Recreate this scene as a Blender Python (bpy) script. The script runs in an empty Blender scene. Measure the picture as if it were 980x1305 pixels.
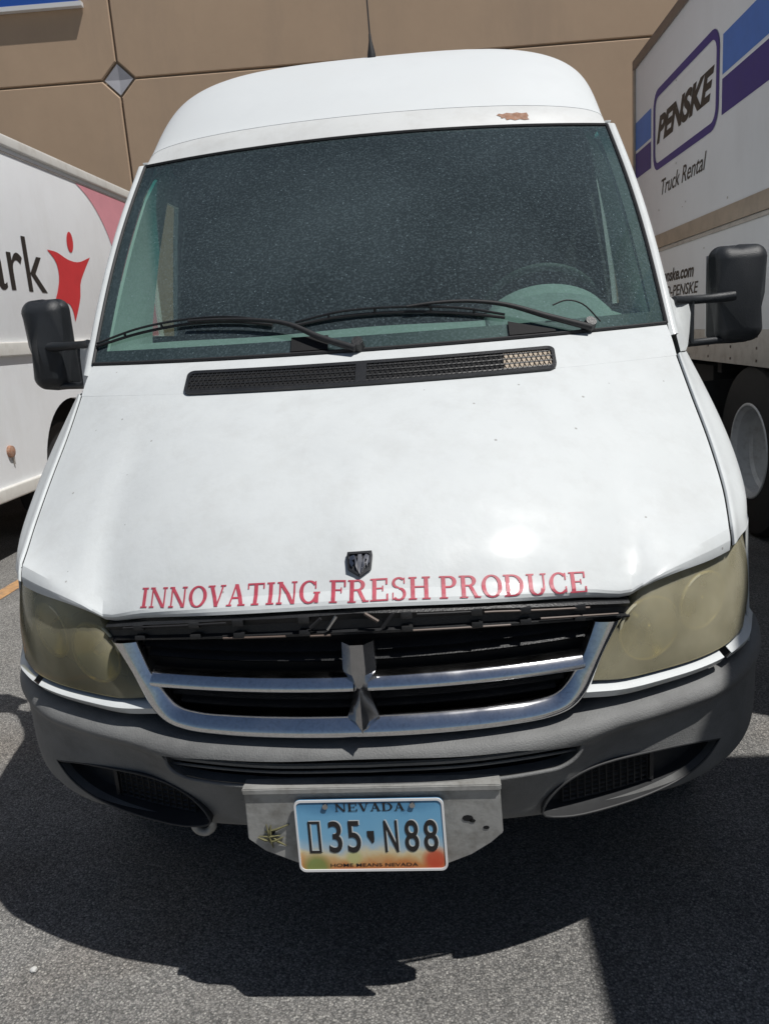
import bpy, bmesh, math, random
import numpy as np
from mathutils import Vector, Matrix
from mathutils.bvhtree import BVHTree
random.seed(7)
S = bpy.context.scene
COL = S.collection

# ------------------------------------------------------------------ camera
CAM = Vector((0.18549512, -1.42947392, 1.44762081))
yaw, pitch, roll = [math.radians(a) for a in (-4.50604026, -12.75520076, -4.19215745)]
f_ = Vector((math.sin(yaw) * math.cos(pitch), math.cos(yaw) * math.cos(pitch), math.sin(pitch)))
r0 = Vector((math.cos(yaw), -math.sin(yaw), 0))
u0 = r0.cross(f_)
r_ = r0 * math.cos(roll) + u0 * math.sin(roll)
u_ = -r0 * math.sin(roll) + u0 * math.cos(roll)
cam = bpy.data.cameras.new('camera')
cam.sensor_fit = 'HORIZONTAL'
cam.sensor_width = 36
cam.lens = 1007.16 / 980 * 36
cam.clip_start = 0.05
cam.clip_end = 2000
co = bpy.data.objects.new('camera', cam)
COL.objects.link(co)
M = Matrix.Identity(4)
for i in range(3):
    M[i][0], M[i][1], M[i][2], M[i][3] = r_[i], u_[i], -f_[i], CAM[i]
co.matrix_world = M
S.camera = co

# ------------------------------------------------------------------ light
SUN = Vector((0.45, -0.25, 1.0)).normalized()          # direction towards the sun
elev = math.asin(SUN.z)
W = bpy.data.worlds.new('World')
S.world = W
W.use_nodes = True
nt = W.node_tree
sky = nt.nodes.new('ShaderNodeTexSky')
sky.sky_type = 'NISHITA'
sky.sun_disc = False
sky.sun_elevation = elev
sky.sun_rotation = math.atan2(SUN.x, SUN.y)
sky.altitude = 600
bg = nt.nodes['Background']
bg.inputs[1].default_value = 0.05
nt.links.new(sky.outputs[0], bg.inputs[0])
sl = bpy.data.lights.new('sun', 'SUN')
sl.energy = 5.0
sl.angle = math.radians(0.53)
sl.color = (1.0, 0.975, 0.935)
so = bpy.data.objects.new('sun', sl)
COL.objects.link(so)
so.rotation_euler = SUN.to_track_quat('Z', 'Y').to_euler()
so.location = (3, -2, 8)
S.view_settings.view_transform = 'Standard'
S.view_settings.look = 'None'
S.view_settings.exposure = -0.39
S.view_settings.gamma = 1
S.view_settings.use_curve_mapping = False
S.render.engine = 'CYCLES'
S.cycles.max_bounces = 8
S.cycles.transparent_max_bounces = 12
S.cycles.caustics_reflective = False
S.cycles.caustics_refractive = False


# ------------------------------------------------------------------ materials
def mat(name, base, rough=0.5, metal=0.0, coat=0.0, coat_rough=0.1, spec=0.5, vary=0.0, scale=8.0,
        dirt=None, dirt_amt=0.0, dirt_scale=3.0, bump=0.0, bump_scale=60.0, rough_vary=0.0, streak=None, chips=0.0):
    m = bpy.data.materials.new(name)
    m.use_nodes = True
    n = m.node_tree
    L = n.links.new
    b = n.nodes['Principled BSDF']
    b.inputs['Roughness'].default_value = rough
    b.inputs['Metallic'].default_value = metal
    b.inputs['Coat Weight'].default_value = coat
    b.inputs['Coat Roughness'].default_value = coat_rough
    b.inputs['Specular IOR Level'].default_value = spec
    b.inputs['Base Color'].default_value = (*base, 1)
    tc = n.nodes.new('ShaderNodeTexCoord')
    col = None
    if vary or dirt_amt:
        no = n.nodes.new('ShaderNodeTexNoise')
        no.inputs['Scale'].default_value = scale
        no.inputs['Detail'].default_value = 6
        no.inputs['Roughness'].default_value = 0.65
        L(tc.outputs['Object'], no.inputs['Vector'])
        mr = n.nodes.new('ShaderNodeMapRange')
        mr.inputs['From Min'].default_value = 0.3
        mr.inputs['From Max'].default_value = 0.7
        mr.inputs['To Min'].default_value = 1 - vary
        mr.inputs['To Max'].default_value = 1 + vary
        L(no.outputs['Fac'], mr.inputs['Value'])
        vm = n.nodes.new('ShaderNodeVectorMath')
        vm.operation = 'SCALE'
        vm.inputs[0].default_value = base
        L(mr.outputs[0], vm.inputs['Scale'])
        col = vm.outputs[0]
    if dirt_amt:
        n2 = n.nodes.new('ShaderNodeTexNoise')
        n2.inputs['Scale'].default_value = dirt_scale
        n2.inputs['Detail'].default_value = 10
        n2.inputs['Roughness'].default_value = 0.7
        if streak:
            mp = n.nodes.new('ShaderNodeMapping')
            mp.inputs['Scale'].default_value = streak
            L(tc.outputs['Object'], mp.inputs['Vector'])
            L(mp.outputs[0], n2.inputs['Vector'])
        else:
            L(tc.outputs['Object'], n2.inputs['Vector'])
        rp = n.nodes.new('ShaderNodeMapRange')
        rp.inputs['From Min'].default_value = 0.48
        rp.inputs['From Max'].default_value = 0.72
        rp.inputs['To Max'].default_value = dirt_amt
        L(n2.outputs['Fac'], rp.inputs['Value'])
        mx = n.nodes.new('ShaderNodeMix')
        mx.data_type = 'RGBA'
        mx.inputs['B'].default_value = (*dirt, 1)
        L(rp.outputs[0], mx.inputs['Factor'])
        L(col, mx.inputs['A'])
        col = mx.outputs['Result']
    if chips and col is not None:
        vc = n.nodes.new('ShaderNodeTexVoronoi')
        vc.inputs['Scale'].default_value = 26
        L(tc.outputs['Object'], vc.inputs['Vector'])
        nz = n.nodes.new('ShaderNodeTexNoise')
        nz.inputs['Scale'].default_value = 120
        L(tc.outputs['Object'], nz.inputs['Vector'])
        ss = n.nodes.new('ShaderNodeSeparateColor')
        L(vc.outputs['Color'], ss.inputs[0])
        thr = n.nodes.new('ShaderNodeMapRange')          # chip radius differs from cell to cell, most cells have none
        thr.inputs['From Min'].default_value = .72
        thr.inputs['From Max'].default_value = 1
        thr.inputs['To Max'].default_value = .16
        L(ss.outputs[0], thr.inputs['Value'])
        ad = n.nodes.new('ShaderNodeMath')
        ad.operation = 'MULTIPLY_ADD'
        ad.inputs[1].default_value = .10
        L(nz.outputs['Fac'], ad.inputs[0])
        L(vc.outputs['Distance'], ad.inputs[2])
        lt = n.nodes.new('ShaderNodeMath')
        lt.operation = 'SUBTRACT'
        L(thr.outputs[0], lt.inputs[0])
        L(ad.outputs[0], lt.inputs[1])
        cl = n.nodes.new('ShaderNodeMapRange')
        cl.inputs['From Max'].default_value = .03
        cl.inputs['To Max'].default_value = chips
        L(lt.outputs[0], cl.inputs['Value'])
        mc = n.nodes.new('ShaderNodeMix')
        mc.data_type = 'RGBA'
        mc.inputs['B'].default_value = (.22, .20, .18, 1)
        L(cl.outputs[0], mc.inputs['Factor'])
        L(col, mc.inputs['A'])
        col = mc.outputs['Result']
    if col is not None:
        L(col, b.inputs['Base Color'])
    if rough_vary:
        n3 = n.nodes.new('ShaderNodeTexNoise')
        n3.inputs['Scale'].default_value = 14
        n3.inputs['Detail'].default_value = 8
        L(tc.outputs['Object'], n3.inputs['Vector'])
        m3 = n.nodes.new('ShaderNodeMapRange')
        m3.inputs['From Min'].default_value = 0.3
        m3.inputs['From Max'].default_value = 0.7
        m3.inputs['To Min'].default_value = max(0.02, rough - rough_vary)
        m3.inputs['To Max'].default_value = rough + rough_vary
        L(n3.outputs['Fac'], m3.inputs['Value'])
        L(m3.outputs[0], b.inputs['Roughness'])
    if bump:
        nb = n.nodes.new('ShaderNodeTexNoise')
        nb.inputs['Scale'].default_value = bump_scale
        nb.inputs['Detail'].default_value = 4
        L(tc.outputs['Object'], nb.inputs['Vector'])
        bp = n.nodes.new('ShaderNodeBump')
        bp.inputs['Strength'].default_value = bump
        bp.inputs['Distance'].default_value = 0.004
        L(nb.outputs['Fac'], bp.inputs['Height'])
        L(bp.outputs[0], b.inputs['Normal'])
    return m


MT = {}
MT['white'] = mat('white_paint', (.70, .73, .735), .55, coat=.30, coat_rough=.15, spec=.35, vary=.03, scale=5, dirt=(.42, .41, .38),
                  dirt_amt=.17, dirt_scale=11, bump=.16, bump_scale=55, rough_vary=.12, chips=.6)
MT['roofwhite'] = mat('roof_white', (.75, .78, .79), .5, vary=.02, dirt=(.5, .48, .44), dirt_amt=.12, dirt_scale=4)
MT['headerwhite'] = mat('header_white', (.73, .745, .74), .45, vary=.03, dirt=(.45, .43, .39), dirt_amt=.28, dirt_scale=9)
MT['black'] = mat('black_plastic', (.018, .019, .021), .42, vary=.2, scale=20, dirt=(.12, .11, .1), dirt_amt=.12, dirt_scale=14, bump=.25, bump_scale=260)
MT['gap'] = mat('gap_black', (.006, .006, .007), .8)
MT['rubber'] = mat('rubber', (.02, .02, .022), .65, vary=.2, scale=30)
MT['mirrorplastic'] = mat('mirror_plastic', (.022, .025, .029), .46, vary=.12, scale=25, bump=.3, bump_scale=420)
MT['bumper'] = mat('bumper_grey', (.18, .182, .18), .6, vary=.16, scale=9, dirt=(.09, .09, .09), dirt_amt=.55, dirt_scale=6,
                   bump=.35, bump_scale=300, streak=(1, 1, 2.5))
MT['bumperdark'] = mat('bumper_recess', (.035, .036, .038), .6, vary=.2, scale=20)
MT['chrome'] = mat('chrome', (.85, .85, .86), .14, metal=1, vary=.05, scale=160, dirt=(.33, .32, .30), dirt_amt=.35, dirt_scale=120, rough_vary=.06)
MT['darkchrome'] = mat('dark_chrome', (.46, .46, .47), .2, metal=1, vary=.1, scale=30)
MT['bracket'] = mat('bracket_metal', (.40, .40, .385), .55, metal=.25, vary=.1, scale=24, dirt=(.10, .085, .06), dirt_amt=.6, dirt_scale=16, bump=.2, bump_scale=80)
MT['trim'] = mat('interior_trim', (.62, .66, .63), .7, vary=.06, scale=12)
MT['dash'] = mat('dashboard_grey', (.36, .385, .37), .75, vary=.08, scale=30)
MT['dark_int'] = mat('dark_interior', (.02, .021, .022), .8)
MT['rust'] = mat('rust', (.36, .19, .12), .8, vary=.3, scale=60, dirt=(.6, .55, .5), dirt_amt=.5, dirt_scale=80)
MT['red'] = mat('red_vinyl', (.50, .075, .11), .45, vary=.15, scale=60)
MT['tyre'] = mat('tyre_rubber', (.022, .022, .023), .75, vary=.2, scale=30)
MT['rimwhite'] = mat('rim_white', (.74, .75, .76), .3, vary=.05, scale=20, dirt=(.25, .22, .19), dirt_amt=.4, dirt_scale=14)
MT['truckwhite'] = mat('truck_white', (.84, .86, .88), .42, vary=.025, scale=2, dirt=(.55, .55, .55), dirt_amt=.22, dirt_scale=1.6, streak=(1, 1, .35))
MT['truckwhite2'] = mat('truck_white_left', (.84, .86, .88), .42, vary=.03, scale=2, dirt=(.6, .59, .57), dirt_amt=.30, dirt_scale=2.2, streak=(1, 1, .4))
MT['railtan'] = mat('rail_tan', (.42, .355, .285), .45, metal=.3, vary=.1, scale=8, dirt=(.2, .17, .14), dirt_amt=.4, dirt_scale=6)
MT['railwhite'] = mat('rail_white', (.72, .71, .67), .45, vary=.05, scale=9, dirt=(.4, .36, .3), dirt_amt=.4, dirt_scale=7)
MT['railbrown'] = mat('top_rail', (.16, .12, .10), .5, vary=.1)
MT['skirt'] = mat('skirt_metal', (.52, .49, .45), .5, metal=.2, vary=.08, scale=10, dirt=(.2, .16, .13), dirt_amt=.5, dirt_scale=9)
MT['blue'] = mat('stripe_blue', (.045, .17, .55), .45, vary=.06)
MT['purple'] = mat('stripe_indigo', (.022, .014, .20), .45, vary=.06)
MT['ink'] = mat('ink_black', (.02, .018, .018), .5)
MT['logo_red'] = mat('logo_red', (.62, .035, .045), .45, vary=.06)
MT['pink'] = mat('faded_pink', (.72, .31, .36), .5, vary=.06, scale=4)
MT['palepink'] = mat('pale_pink', (.74, .40, .43), .5)
MT['under'] = mat('underbody', (.012, .012, .013), .8)
MT['wall'] = mat('painted_concrete', (.48, .345, .235), .85, vary=.05, scale=1.2, dirt=(.37, .275, .20), dirt_amt=.55, dirt_scale=.9, streak=(1, 1, .22), bump=.12, bump_scale=25)
MT['walljoint'] = mat('joint_grout', (.30, .24, .18), .9, vary=.08, scale=4)
MT['diamond'] = mat('diamond_grey', (.40, .40, .43), .6, vary=.05)
MT['signblue'] = mat('sign_blue', (.025, .10, .42), .4)
MT['signwhite'] = mat('sign_white', (.75, .75, .75), .5)
MT['stone'] = mat('stone_white', (.6, .6, .58), .8, vary=.1)
MT['silver'] = mat('silver', (.6, .6, .6), .3, metal=1)
MT['debris'] = mat('dry_leaf', (.16, .15, .07), .8, vary=.3, scale=90)
MT['orange'] = mat('worn_orange_paint', (.52, .30, .14), .75, vary=.25, scale=30, dirt=(.18, .17, .16), dirt_amt=.9, dirt_scale=22, bump=.3, bump_scale=300)


def glass_mat(name, tint, dust=0.0, band=False, fres=1.5):
    m = bpy.data.materials.new(name)
    m.use_nodes = True
    n = m.node_tree
    L = n.links.new
    n.nodes.remove(n.nodes['Principled BSDF'])
    out = n.nodes['Material Output']
    tr = n.nodes.new('ShaderNodeBsdfTransparent')
    tr.inputs[0].default_value = (*tint, 1)
    gl = n.nodes.new('ShaderNodeBsdfGlossy')
    gl.inputs['Roughness'].default_value = .03
    fr = n.nodes.new('ShaderNodeFresnel')
    geo = n.nodes.new('ShaderNodeNewGeometry')
    io = n.nodes.new('ShaderNodeMapRange')          # same reflection from either side of the pane
    io.inputs['To Min'].default_value = fres
    io.inputs['To Max'].default_value = 1 / fres
    L(geo.outputs['Backfacing'], io.inputs['Value'])
    L(io.outputs[0], fr.inputs[0])
    mx = n.nodes.new('ShaderNodeMixShader')
    L(fr.outputs[0], mx.inputs[0])
    L(tr.outputs[0], mx.inputs[1])
    L(gl.outputs[0], mx.inputs[2])
    last = mx.outputs[0]
    tc = n.nodes.new('ShaderNodeTexCoord')
    if band:
        sp = n.nodes.new('ShaderNodeSeparateXYZ')
        L(tc.outputs['Generated'], sp.inputs[0])
        rp = n.nodes.new('ShaderNodeMapRange')
        rp.inputs['From Min'].default_value = .80
        rp.inputs['From Max'].default_value = .93
        L(sp.outputs['Z'], rp.inputs['Value'])
        mc = n.nodes.new('ShaderNodeMix')
        mc.data_type = 'RGBA'
        mc.inputs['A'].default_value = (*tint, 1)
        mc.inputs['B'].default_value = (.06, .36, .34, 1)
        L(rp.outputs[0], mc.inputs['Factor'])
        L(mc.outputs['Result'], tr.inputs[0])
    if dust:
        df = n.nodes.new('ShaderNodeBsdfDiffuse')
        df.inputs[0].default_value = (.42, .56, .62, 1)
        big = n.nodes.new('ShaderNodeTexNoise')
        big.inputs['Scale'].default_value = 1.6
        big.inputs['Detail'].default_value = 5
        L(tc.outputs['Object'], big.inputs['Vector'])
        b1 = n.nodes.new('ShaderNodeMapRange')
        b1.inputs['From Min'].default_value = .3
        b1.inputs['From Max'].default_value = .7
        b1.inputs['To Min'].default_value = dust * .75
        b1.inputs['To Max'].default_value = dust * 1.55
        L(big.outputs['Fac'], b1.inputs['Value'])
        fine = n.nodes.new('ShaderNodeTexNoise')
        fine.inputs['Scale'].default_value = 150
        fine.inputs['Detail'].default_value = 3
        L(tc.outputs['Object'], fine.inputs['Vector'])
        f1 = n.nodes.new('ShaderNodeMapRange')
        f1.inputs['From Min'].default_value = .47
        f1.inputs['From Max'].default_value = .68
        f1.inputs['To Max'].default_value = dust * 1.25
        L(fine.outputs['Fac'], f1.inputs['Value'])
        vo = n.nodes.new('ShaderNodeTexVoronoi')
        vo.inputs['Scale'].default_value = 75
        L(tc.outputs['Object'], vo.inputs['Vector'])
        v1 = n.nodes.new('ShaderNodeMapRange')
        v1.inputs['From Min'].default_value = .16
        v1.inputs['From Max'].default_value = .06
        v1.inputs['To Max'].default_value = .34
        L(vo.outputs['Distance'], v1.inputs['Value'])
        # only some of the cells carry a spot
        cs = n.nodes.new('ShaderNodeSeparateColor')
        L(vo.outputs['Color'], cs.inputs[0])
        gt = n.nodes.new('ShaderNodeMath')
        gt.operation = 'GREATER_THAN'
        gt.inputs[1].default_value = .62
        L(cs.outputs[0], gt.inputs[0])
        mu = n.nodes.new('ShaderNodeMath')
        mu.operation = 'MULTIPLY'
        L(v1.outputs[0], mu.inputs[0])
        L(gt.outputs[0], mu.inputs[1])
        a1 = n.nodes.new('ShaderNodeMath')
        L(b1.outputs[0], a1.inputs[0])
        L(f1.outputs[0], a1.inputs[1])
        a2 = n.nodes.new('ShaderNodeMath')
        a2.use_clamp = True
        L(a1.outputs[0], a2.inputs[0])
        L(mu.outputs[0], a2.inputs[1])
        m2 = n.nodes.new('ShaderNodeMixShader')
        L(a2.outputs[0], m2.inputs[0])
        L(last, m2.inputs[1])
        L(df.outputs[0], m2.inputs[2])
        last = m2.outputs[0]
    L(last, out.inputs['Surface'])
    return m


MT['windshield'] = glass_mat('windshield_glass', (.56, .72, .67), dust=.06, band=True)
MT['sideglass'] = glass_mat('side_glass', (.78, .84, .80))


def lens_mat():
    m = bpy.data.materials.new('cloudy_lens')
    m.use_nodes = True
    n = m.node_tree
    L = n.links.new
    b = n.nodes['Principled BSDF']
    out = n.nodes['Material Output']
    tc = n.nodes.new('ShaderNodeTexCoord')
    no = n.nodes.new('ShaderNodeTexNoise')
    no.inputs['Scale'].default_value = 4
    no.inputs['Detail'].default_value = 4
    L(tc.outputs['Object'], no.inputs['Vector'])
    cr_ = n.nodes.new('ShaderNodeValToRGB')
    cr_.color_ramp.elements[0].position = .32
    cr_.color_ramp.elements[0].color = (.56, .53, .40, 1)
    cr_.color_ramp.elements[1].position = .7
    cr_.color_ramp.elements[1].color = (.72, .68, .52, 1)
    L(no.outputs['Fac'], cr_.inputs[0])
    L(cr_.outputs[0], b.inputs['Base Color'])
    b.inputs['Roughness'].default_value = .25
    b.inputs['Coat Weight'].default_value = 1.0
    b.inputs['Coat Roughness'].default_value = .05
    tr = n.nodes.new('ShaderNodeBsdfTransparent')
    tr.inputs[0].default_value = (.86, .82, .62, 1)
    mx = n.nodes.new('ShaderNodeMixShader')
    f = n.nodes.new('ShaderNodeMapRange')
    f.inputs['From Min'].default_value = .3
    f.inputs['From Max'].default_value = .7
    f.inputs['To Min'].default_value = .20
    f.inputs['To Max'].default_value = .50
    L(no.outputs['Fac'], f.inputs['Value'])
    L(f.outputs[0], mx.inputs[0])
    L(tr.outputs[0], mx.inputs[1])
    L(b.outputs[0], mx.inputs[2])
    L(mx.outputs[0], out.inputs['Surface'])
    return m


MT['lens'] = lens_mat()
MT['reflector'] = mat('reflector', (.62, .60, .50), .22, metal=.9, vary=.1, scale=20)
MT['housing'] = mat('lamp_housing', (.50, .47, .34), .35, vary=.25, scale=14)


def asphalt_mat():
    m = bpy.data.materials.new('asphalt')
    m.use_nodes = True
    n = m.node_tree
    L = n.links.new
    b = n.nodes['Principled BSDF']
    tc = n.nodes.new('ShaderNodeTexCoord')
    # aggregate stones
    vo = n.nodes.new('ShaderNodeTexVoronoi')
    vo.inputs['Scale'].default_value = 215
    L(tc.outputs['Object'], vo.inputs['Vector'])
    sc = n.nodes.new('ShaderNodeSeparateColor')
    L(vo.outputs['Color'], sc.inputs[0])
    ramp = n.nodes.new('ShaderNodeValToRGB')
    e = ramp.color_ramp.elements
    e[0].position = 0
    e[0].color = (.16, .16, .157, 1)
    e[1].position = 1
    e[1].color = (.50, .485, .455, 1)
    for p, c in ((.35, (.24, .235, .226, 1)), (.75, (.315, .306, .292, 1)), (.93, (.39, .38, .358, 1))):
        k = e.new(p)
        k.color = c
    L(sc.outputs[0], ramp.inputs[0])
    # binder between the stones
    dm = n.nodes.new('ShaderNodeMapRange')
    dm.inputs['From Min'].default_value = .35
    dm.inputs['From Max'].default_value = .75
    dm.inputs['To Min'].default_value = 1
    dm.inputs['To Max'].default_value = .55
    L(vo.outputs['Distance'], dm.inputs['Value'])
    fine = n.nodes.new('ShaderNodeTexNoise')
    fine.inputs['Scale'].default_value = 420
    fine.inputs['Detail'].default_value = 4
    L(tc.outputs['Object'], fine.inputs['Vector'])
    fm = n.nodes.new('ShaderNodeMapRange')
    fm.inputs['From Min'].default_value = .25
    fm.inputs['From Max'].default_value = .75
    fm.inputs['To Min'].default_value = .7
    fm.inputs['To Max'].default_value = 1.3
    L(fine.outputs['Fac'], fm.inputs['Value'])
    big = n.nodes.new('ShaderNodeTexNoise')
    big.inputs['Scale'].default_value = 2.2
    big.inputs['Detail'].default_value = 8
    L(tc.outputs['Object'], big.inputs['Vector'])
    bm_ = n.nodes.new('ShaderNodeMapRange')
    bm_.inputs['From Min'].default_value = .3
    bm_.inputs['From Max'].default_value = .7
    bm_.inputs['To Min'].default_value = .82
    bm_.inputs['To Max'].default_value = 1.18
    L(big.outputs['Fac'], bm_.inputs['Value'])
    m1 = n.nodes.new('ShaderNodeMath')
    m1.operation = 'MULTIPLY'
    L(dm.outputs[0], m1.inputs[0])
    L(fm.outputs[0], m1.inputs[1])
    m2 = n.nodes.new('ShaderNodeMath')
    m2.operation = 'MULTIPLY'
    L(m1.outputs[0], m2.inputs[0])
    L(bm_.outputs[0], m2.inputs[1])
    # oil stains
    st = n.nodes.new('ShaderNodeTexNoise')
    st.inputs['Scale'].default_value = 1.4
    st.inputs['Detail'].default_value = 3
    L(tc.outputs['Object'], st.inputs['Vector'])
    vs = n.nodes.new('ShaderNodeVectorMath')
    vs.operation = 'SCALE'
    L(ramp.outputs[0], vs.inputs[0])
    L(m2.outputs[0], vs.inputs['Scale'])
    tint = n.nodes.new('ShaderNodeMapRange')
    tint.inputs['From Min'].default_value = .55
    tint.inputs['From Max'].default_value = .75
    tint.inputs['To Max'].default_value = .5
    L(st.outputs['Fac'], tint.inputs['Value'])
    mx = n.nodes.new('ShaderNodeMix')
    mx.data_type = 'RGBA'
    mx.blend_type = 'MULTIPLY'
    mx.inputs['B'].default_value = (1.0, .86, .74, 1)
    L(tint.outputs[0], mx.inputs['Factor'])
    L(vs.outputs[0], mx.inputs['A'])
    L(mx.outputs['Result'], b.inputs['Base Color'])
    b.inputs['Roughness'].default_value = .85
    b.inputs['Specular IOR Level'].default_value = .04
    h = n.nodes.new('ShaderNodeMath')
    h.operation = 'MULTIPLY_ADD'
    L(sc.outputs[1], h.inputs[0])
    h.inputs[1].default_value = .6
    L(dm.outputs[0], h.inputs[2])
    bp = n.nodes.new('ShaderNodeBump')
    bp.inputs['Strength'].default_value = .7
    bp.inputs['Distance'].default_value = .004
    L(h.outputs[0], bp.inputs['Height'])
    L(bp.outputs[0], b.inputs['Normal'])
    return m


MT['asphalt'] = asphalt_mat()


def plate_mat(z0, z1):
    m = bpy.data.materials.new('plate_print')
    m.use_nodes = True
    n = m.node_tree
    L = n.links.new
    b = n.nodes['Principled BSDF']
    b.inputs['Roughness'].default_value = .35
    tc = n.nodes.new('ShaderNodeTexCoord')
    sp = n.nodes.new('ShaderNodeSeparateXYZ')
    L(tc.outputs['Object'], sp.inputs[0])
    mr = n.nodes.new('ShaderNodeMapRange')
    mr.inputs['From Min'].default_value = z0
    mr.inputs['From Max'].default_value = z1
    L(sp.outputs['Z'], mr.inputs['Value'])
    no = n.nodes.new('ShaderNodeTexNoise')
    no.inputs['Scale'].default_value = 22
    no.inputs['Detail'].default_value = 5
    L(tc.outputs['Object'], no.inputs['Vector'])
    ad = n.nodes.new('ShaderNodeMath')
    ad.operation = 'MULTIPLY_ADD'
    ad.inputs[1].default_value = .34
    L(no.outputs['Fac'], ad.inputs[0])
    L(mr.outputs[0], ad.inputs[2])
    sb = n.nodes.new('ShaderNodeMath')
    sb.operation = 'SUBTRACT'
    sb.inputs[1].default_value = .17
    L(ad.outputs[0], sb.inputs[0])
    ramp = n.nodes.new('ShaderNodeValToRGB')
    e = ramp.color_ramp.elements
    e[0].position = 0
    e[0].color = (.50, .16, .06, 1)
    e[1].position = 1
    e[1].color = (.07, .22, .40, 1)
    for p, c in ((.10, (.55, .22, .07, 1)), (.20, (.62, .42, .20, 1)), (.27, (.66, .58, .38, 1)), (.34, (.40, .52, .60, 1)),
                 (.5, (.20, .44, .64, 1)), (.8, (.16, .40, .62, 1))):
        k = e.new(p)
        k.color = c
    L(sb.outputs[0], ramp.inputs[0])
    # green patch bottom left, red patch bottom right
    def patch(cx, cz, rad, colr, src):
        vd = n.nodes.new('ShaderNodeVectorMath')
        vd.operation = 'DISTANCE'
        cmb = n.nodes.new('ShaderNodeCombineXYZ')
        L(sp.outputs['X'], cmb.inputs['X'])
        L(sp.outputs['Z'], cmb.inputs['Z'])
        L(cmb.outputs[0], vd.inputs[0])
        vd.inputs[1].default_value = (cx, 0, cz)
        r = n.nodes.new('ShaderNodeMapRange')
        r.inputs['From Min'].default_value = rad
        r.inputs['From Max'].default_value = rad * .5
        r.inputs['To Max'].default_value = .85
        L(vd.outputs['Value'], r.inputs['Value'])
        x = n.nodes.new('ShaderNodeMix')
        x.data_type = 'RGBA'
        x.inputs['B'].default_value = (*colr, 1)
        L(r.outputs[0], x.inputs['Factor'])
        L(src, x.inputs['A'])
        return x.outputs['Result']
    c = patch(-.112, .405, .034, (.17, .27, .08), ramp.outputs[0])
    c = patch(.128, .418, .030, (.55, .06, .03), c)
    c = patch(-.035, .425, .020, (.50, .50, .22), c)
    L(c, b.inputs['Base Color'])
    return m


# ------------------------------------------------------------------ mesh helpers
def mesh_obj(name, verts, faces, material, parent=None, smooth=True, angle=35, kind=None):
    me = bpy.data.meshes.new(name)
    me.from_pydata([tuple(map(float, v)) for v in verts], [], [tuple(int(i) for i in f) for f in faces])
    me.validate(verbose=False)
    bm = bmesh.new()
    bm.from_mesh(me)
    bmesh.ops.recalc_face_normals(bm, faces=bm.faces)
    bm.to_mesh(me)
    bm.free()
    return link(name, me, material, parent, smooth, angle, kind)


def link(name, me, material, parent=None, smooth=True, angle=35, kind=None):
    if smooth:
        me.shade_smooth()
        me.set_sharp_from_angle(angle=math.radians(angle))
    if isinstance(material, str):
        material = MT[material]
    if not me.materials:
        me.materials.append(material)
    o = bpy.data.objects.new(name, me)
    COL.objects.link(o)
    if kind:
        o['kind'] = kind
    if parent is not None:
        set_parent(o, parent)
    return o


def world_of(o):
    m = o.matrix_basis.copy()
    while o.parent is not None:
        m = o.parent.matrix_basis @ o.matrix_parent_inverse @ m if False else o.matrix_parent_inverse @ m
        m = o.parent.matrix_basis @ m
        o = o.parent
    return m


def set_parent(o, p):
    o.parent = p
    o.matrix_parent_inverse = world_of(p).inverted()


def empty(name, loc, label, cat, group=None):
    o = bpy.data.objects.new(name, None)
    o.empty_display_size = .2
    COL.objects.link(o)
    o.location = loc
    o['label'] = label
    o['category'] = cat
    if group:
        o['group'] = group
    return o


def cr(pts, n, t=None):
    """Catmull-Rom through pts (k x d) resampled at n chord-length parameters"""
    P = np.asarray(pts, float)
    d = np.r_[0, np.cumsum(np.linalg.norm(np.diff(P, axis=0), axis=1) ** .5 + 1e-9)]
    d /= d[-1]
    if t is None:
        t = np.linspace(0, 1, n)
    m = np.zeros_like(P)
    k = len(P)
    for i in range(k):
        if i == 0:
            m[i] = (P[1] - P[0]) / (d[1] - d[0])
        elif i == k - 1:
            m[i] = (P[-1] - P[-2]) / (d[-1] - d[-2])
        else:
            a = (P[i] - P[i - 1]) / (d[i] - d[i - 1])
            b = (P[i + 1] - P[i]) / (d[i + 1] - d[i])
            w = (d[i] - d[i - 1]) / (d[i + 1] - d[i - 1])
            m[i] = a * (1 - w) + b * w
    out = []
    for x in t:
        i = min(max(np.searchsorted(d, x) - 1, 0), k - 2)
        h = d[i + 1] - d[i]
        s = (x - d[i]) / h
        out.append((2 * s ** 3 - 3 * s ** 2 + 1) * P[i] + (s ** 3 - 2 * s ** 2 + s) * h * m[i]
                   + (-2 * s ** 3 + 3 * s ** 2) * P[i + 1] + (s ** 3 - s ** 2) * h * m[i + 1])
    return np.array(out)


def grid(A, closed_u=False):
    A = np.asarray(A, float)
    R, C = A.shape[:2]
    v = A.reshape(-1, 3)
    f = []
    for i in range(R - 1):
        for j in range(C - 1 if not closed_u else C):
            j2 = (j + 1) % C
            f.append((i * C + j, i * C + j2, (i + 1) * C + j2, (i + 1) * C + j))
    return v, f


def normals(A):
    du = np.gradient(A, axis=1)
    dv = np.gradient(A, axis=0)
    n = np.cross(du, dv)
    n /= np.linalg.norm(n, axis=2, keepdims=True) + 1e-12
    return n


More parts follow.
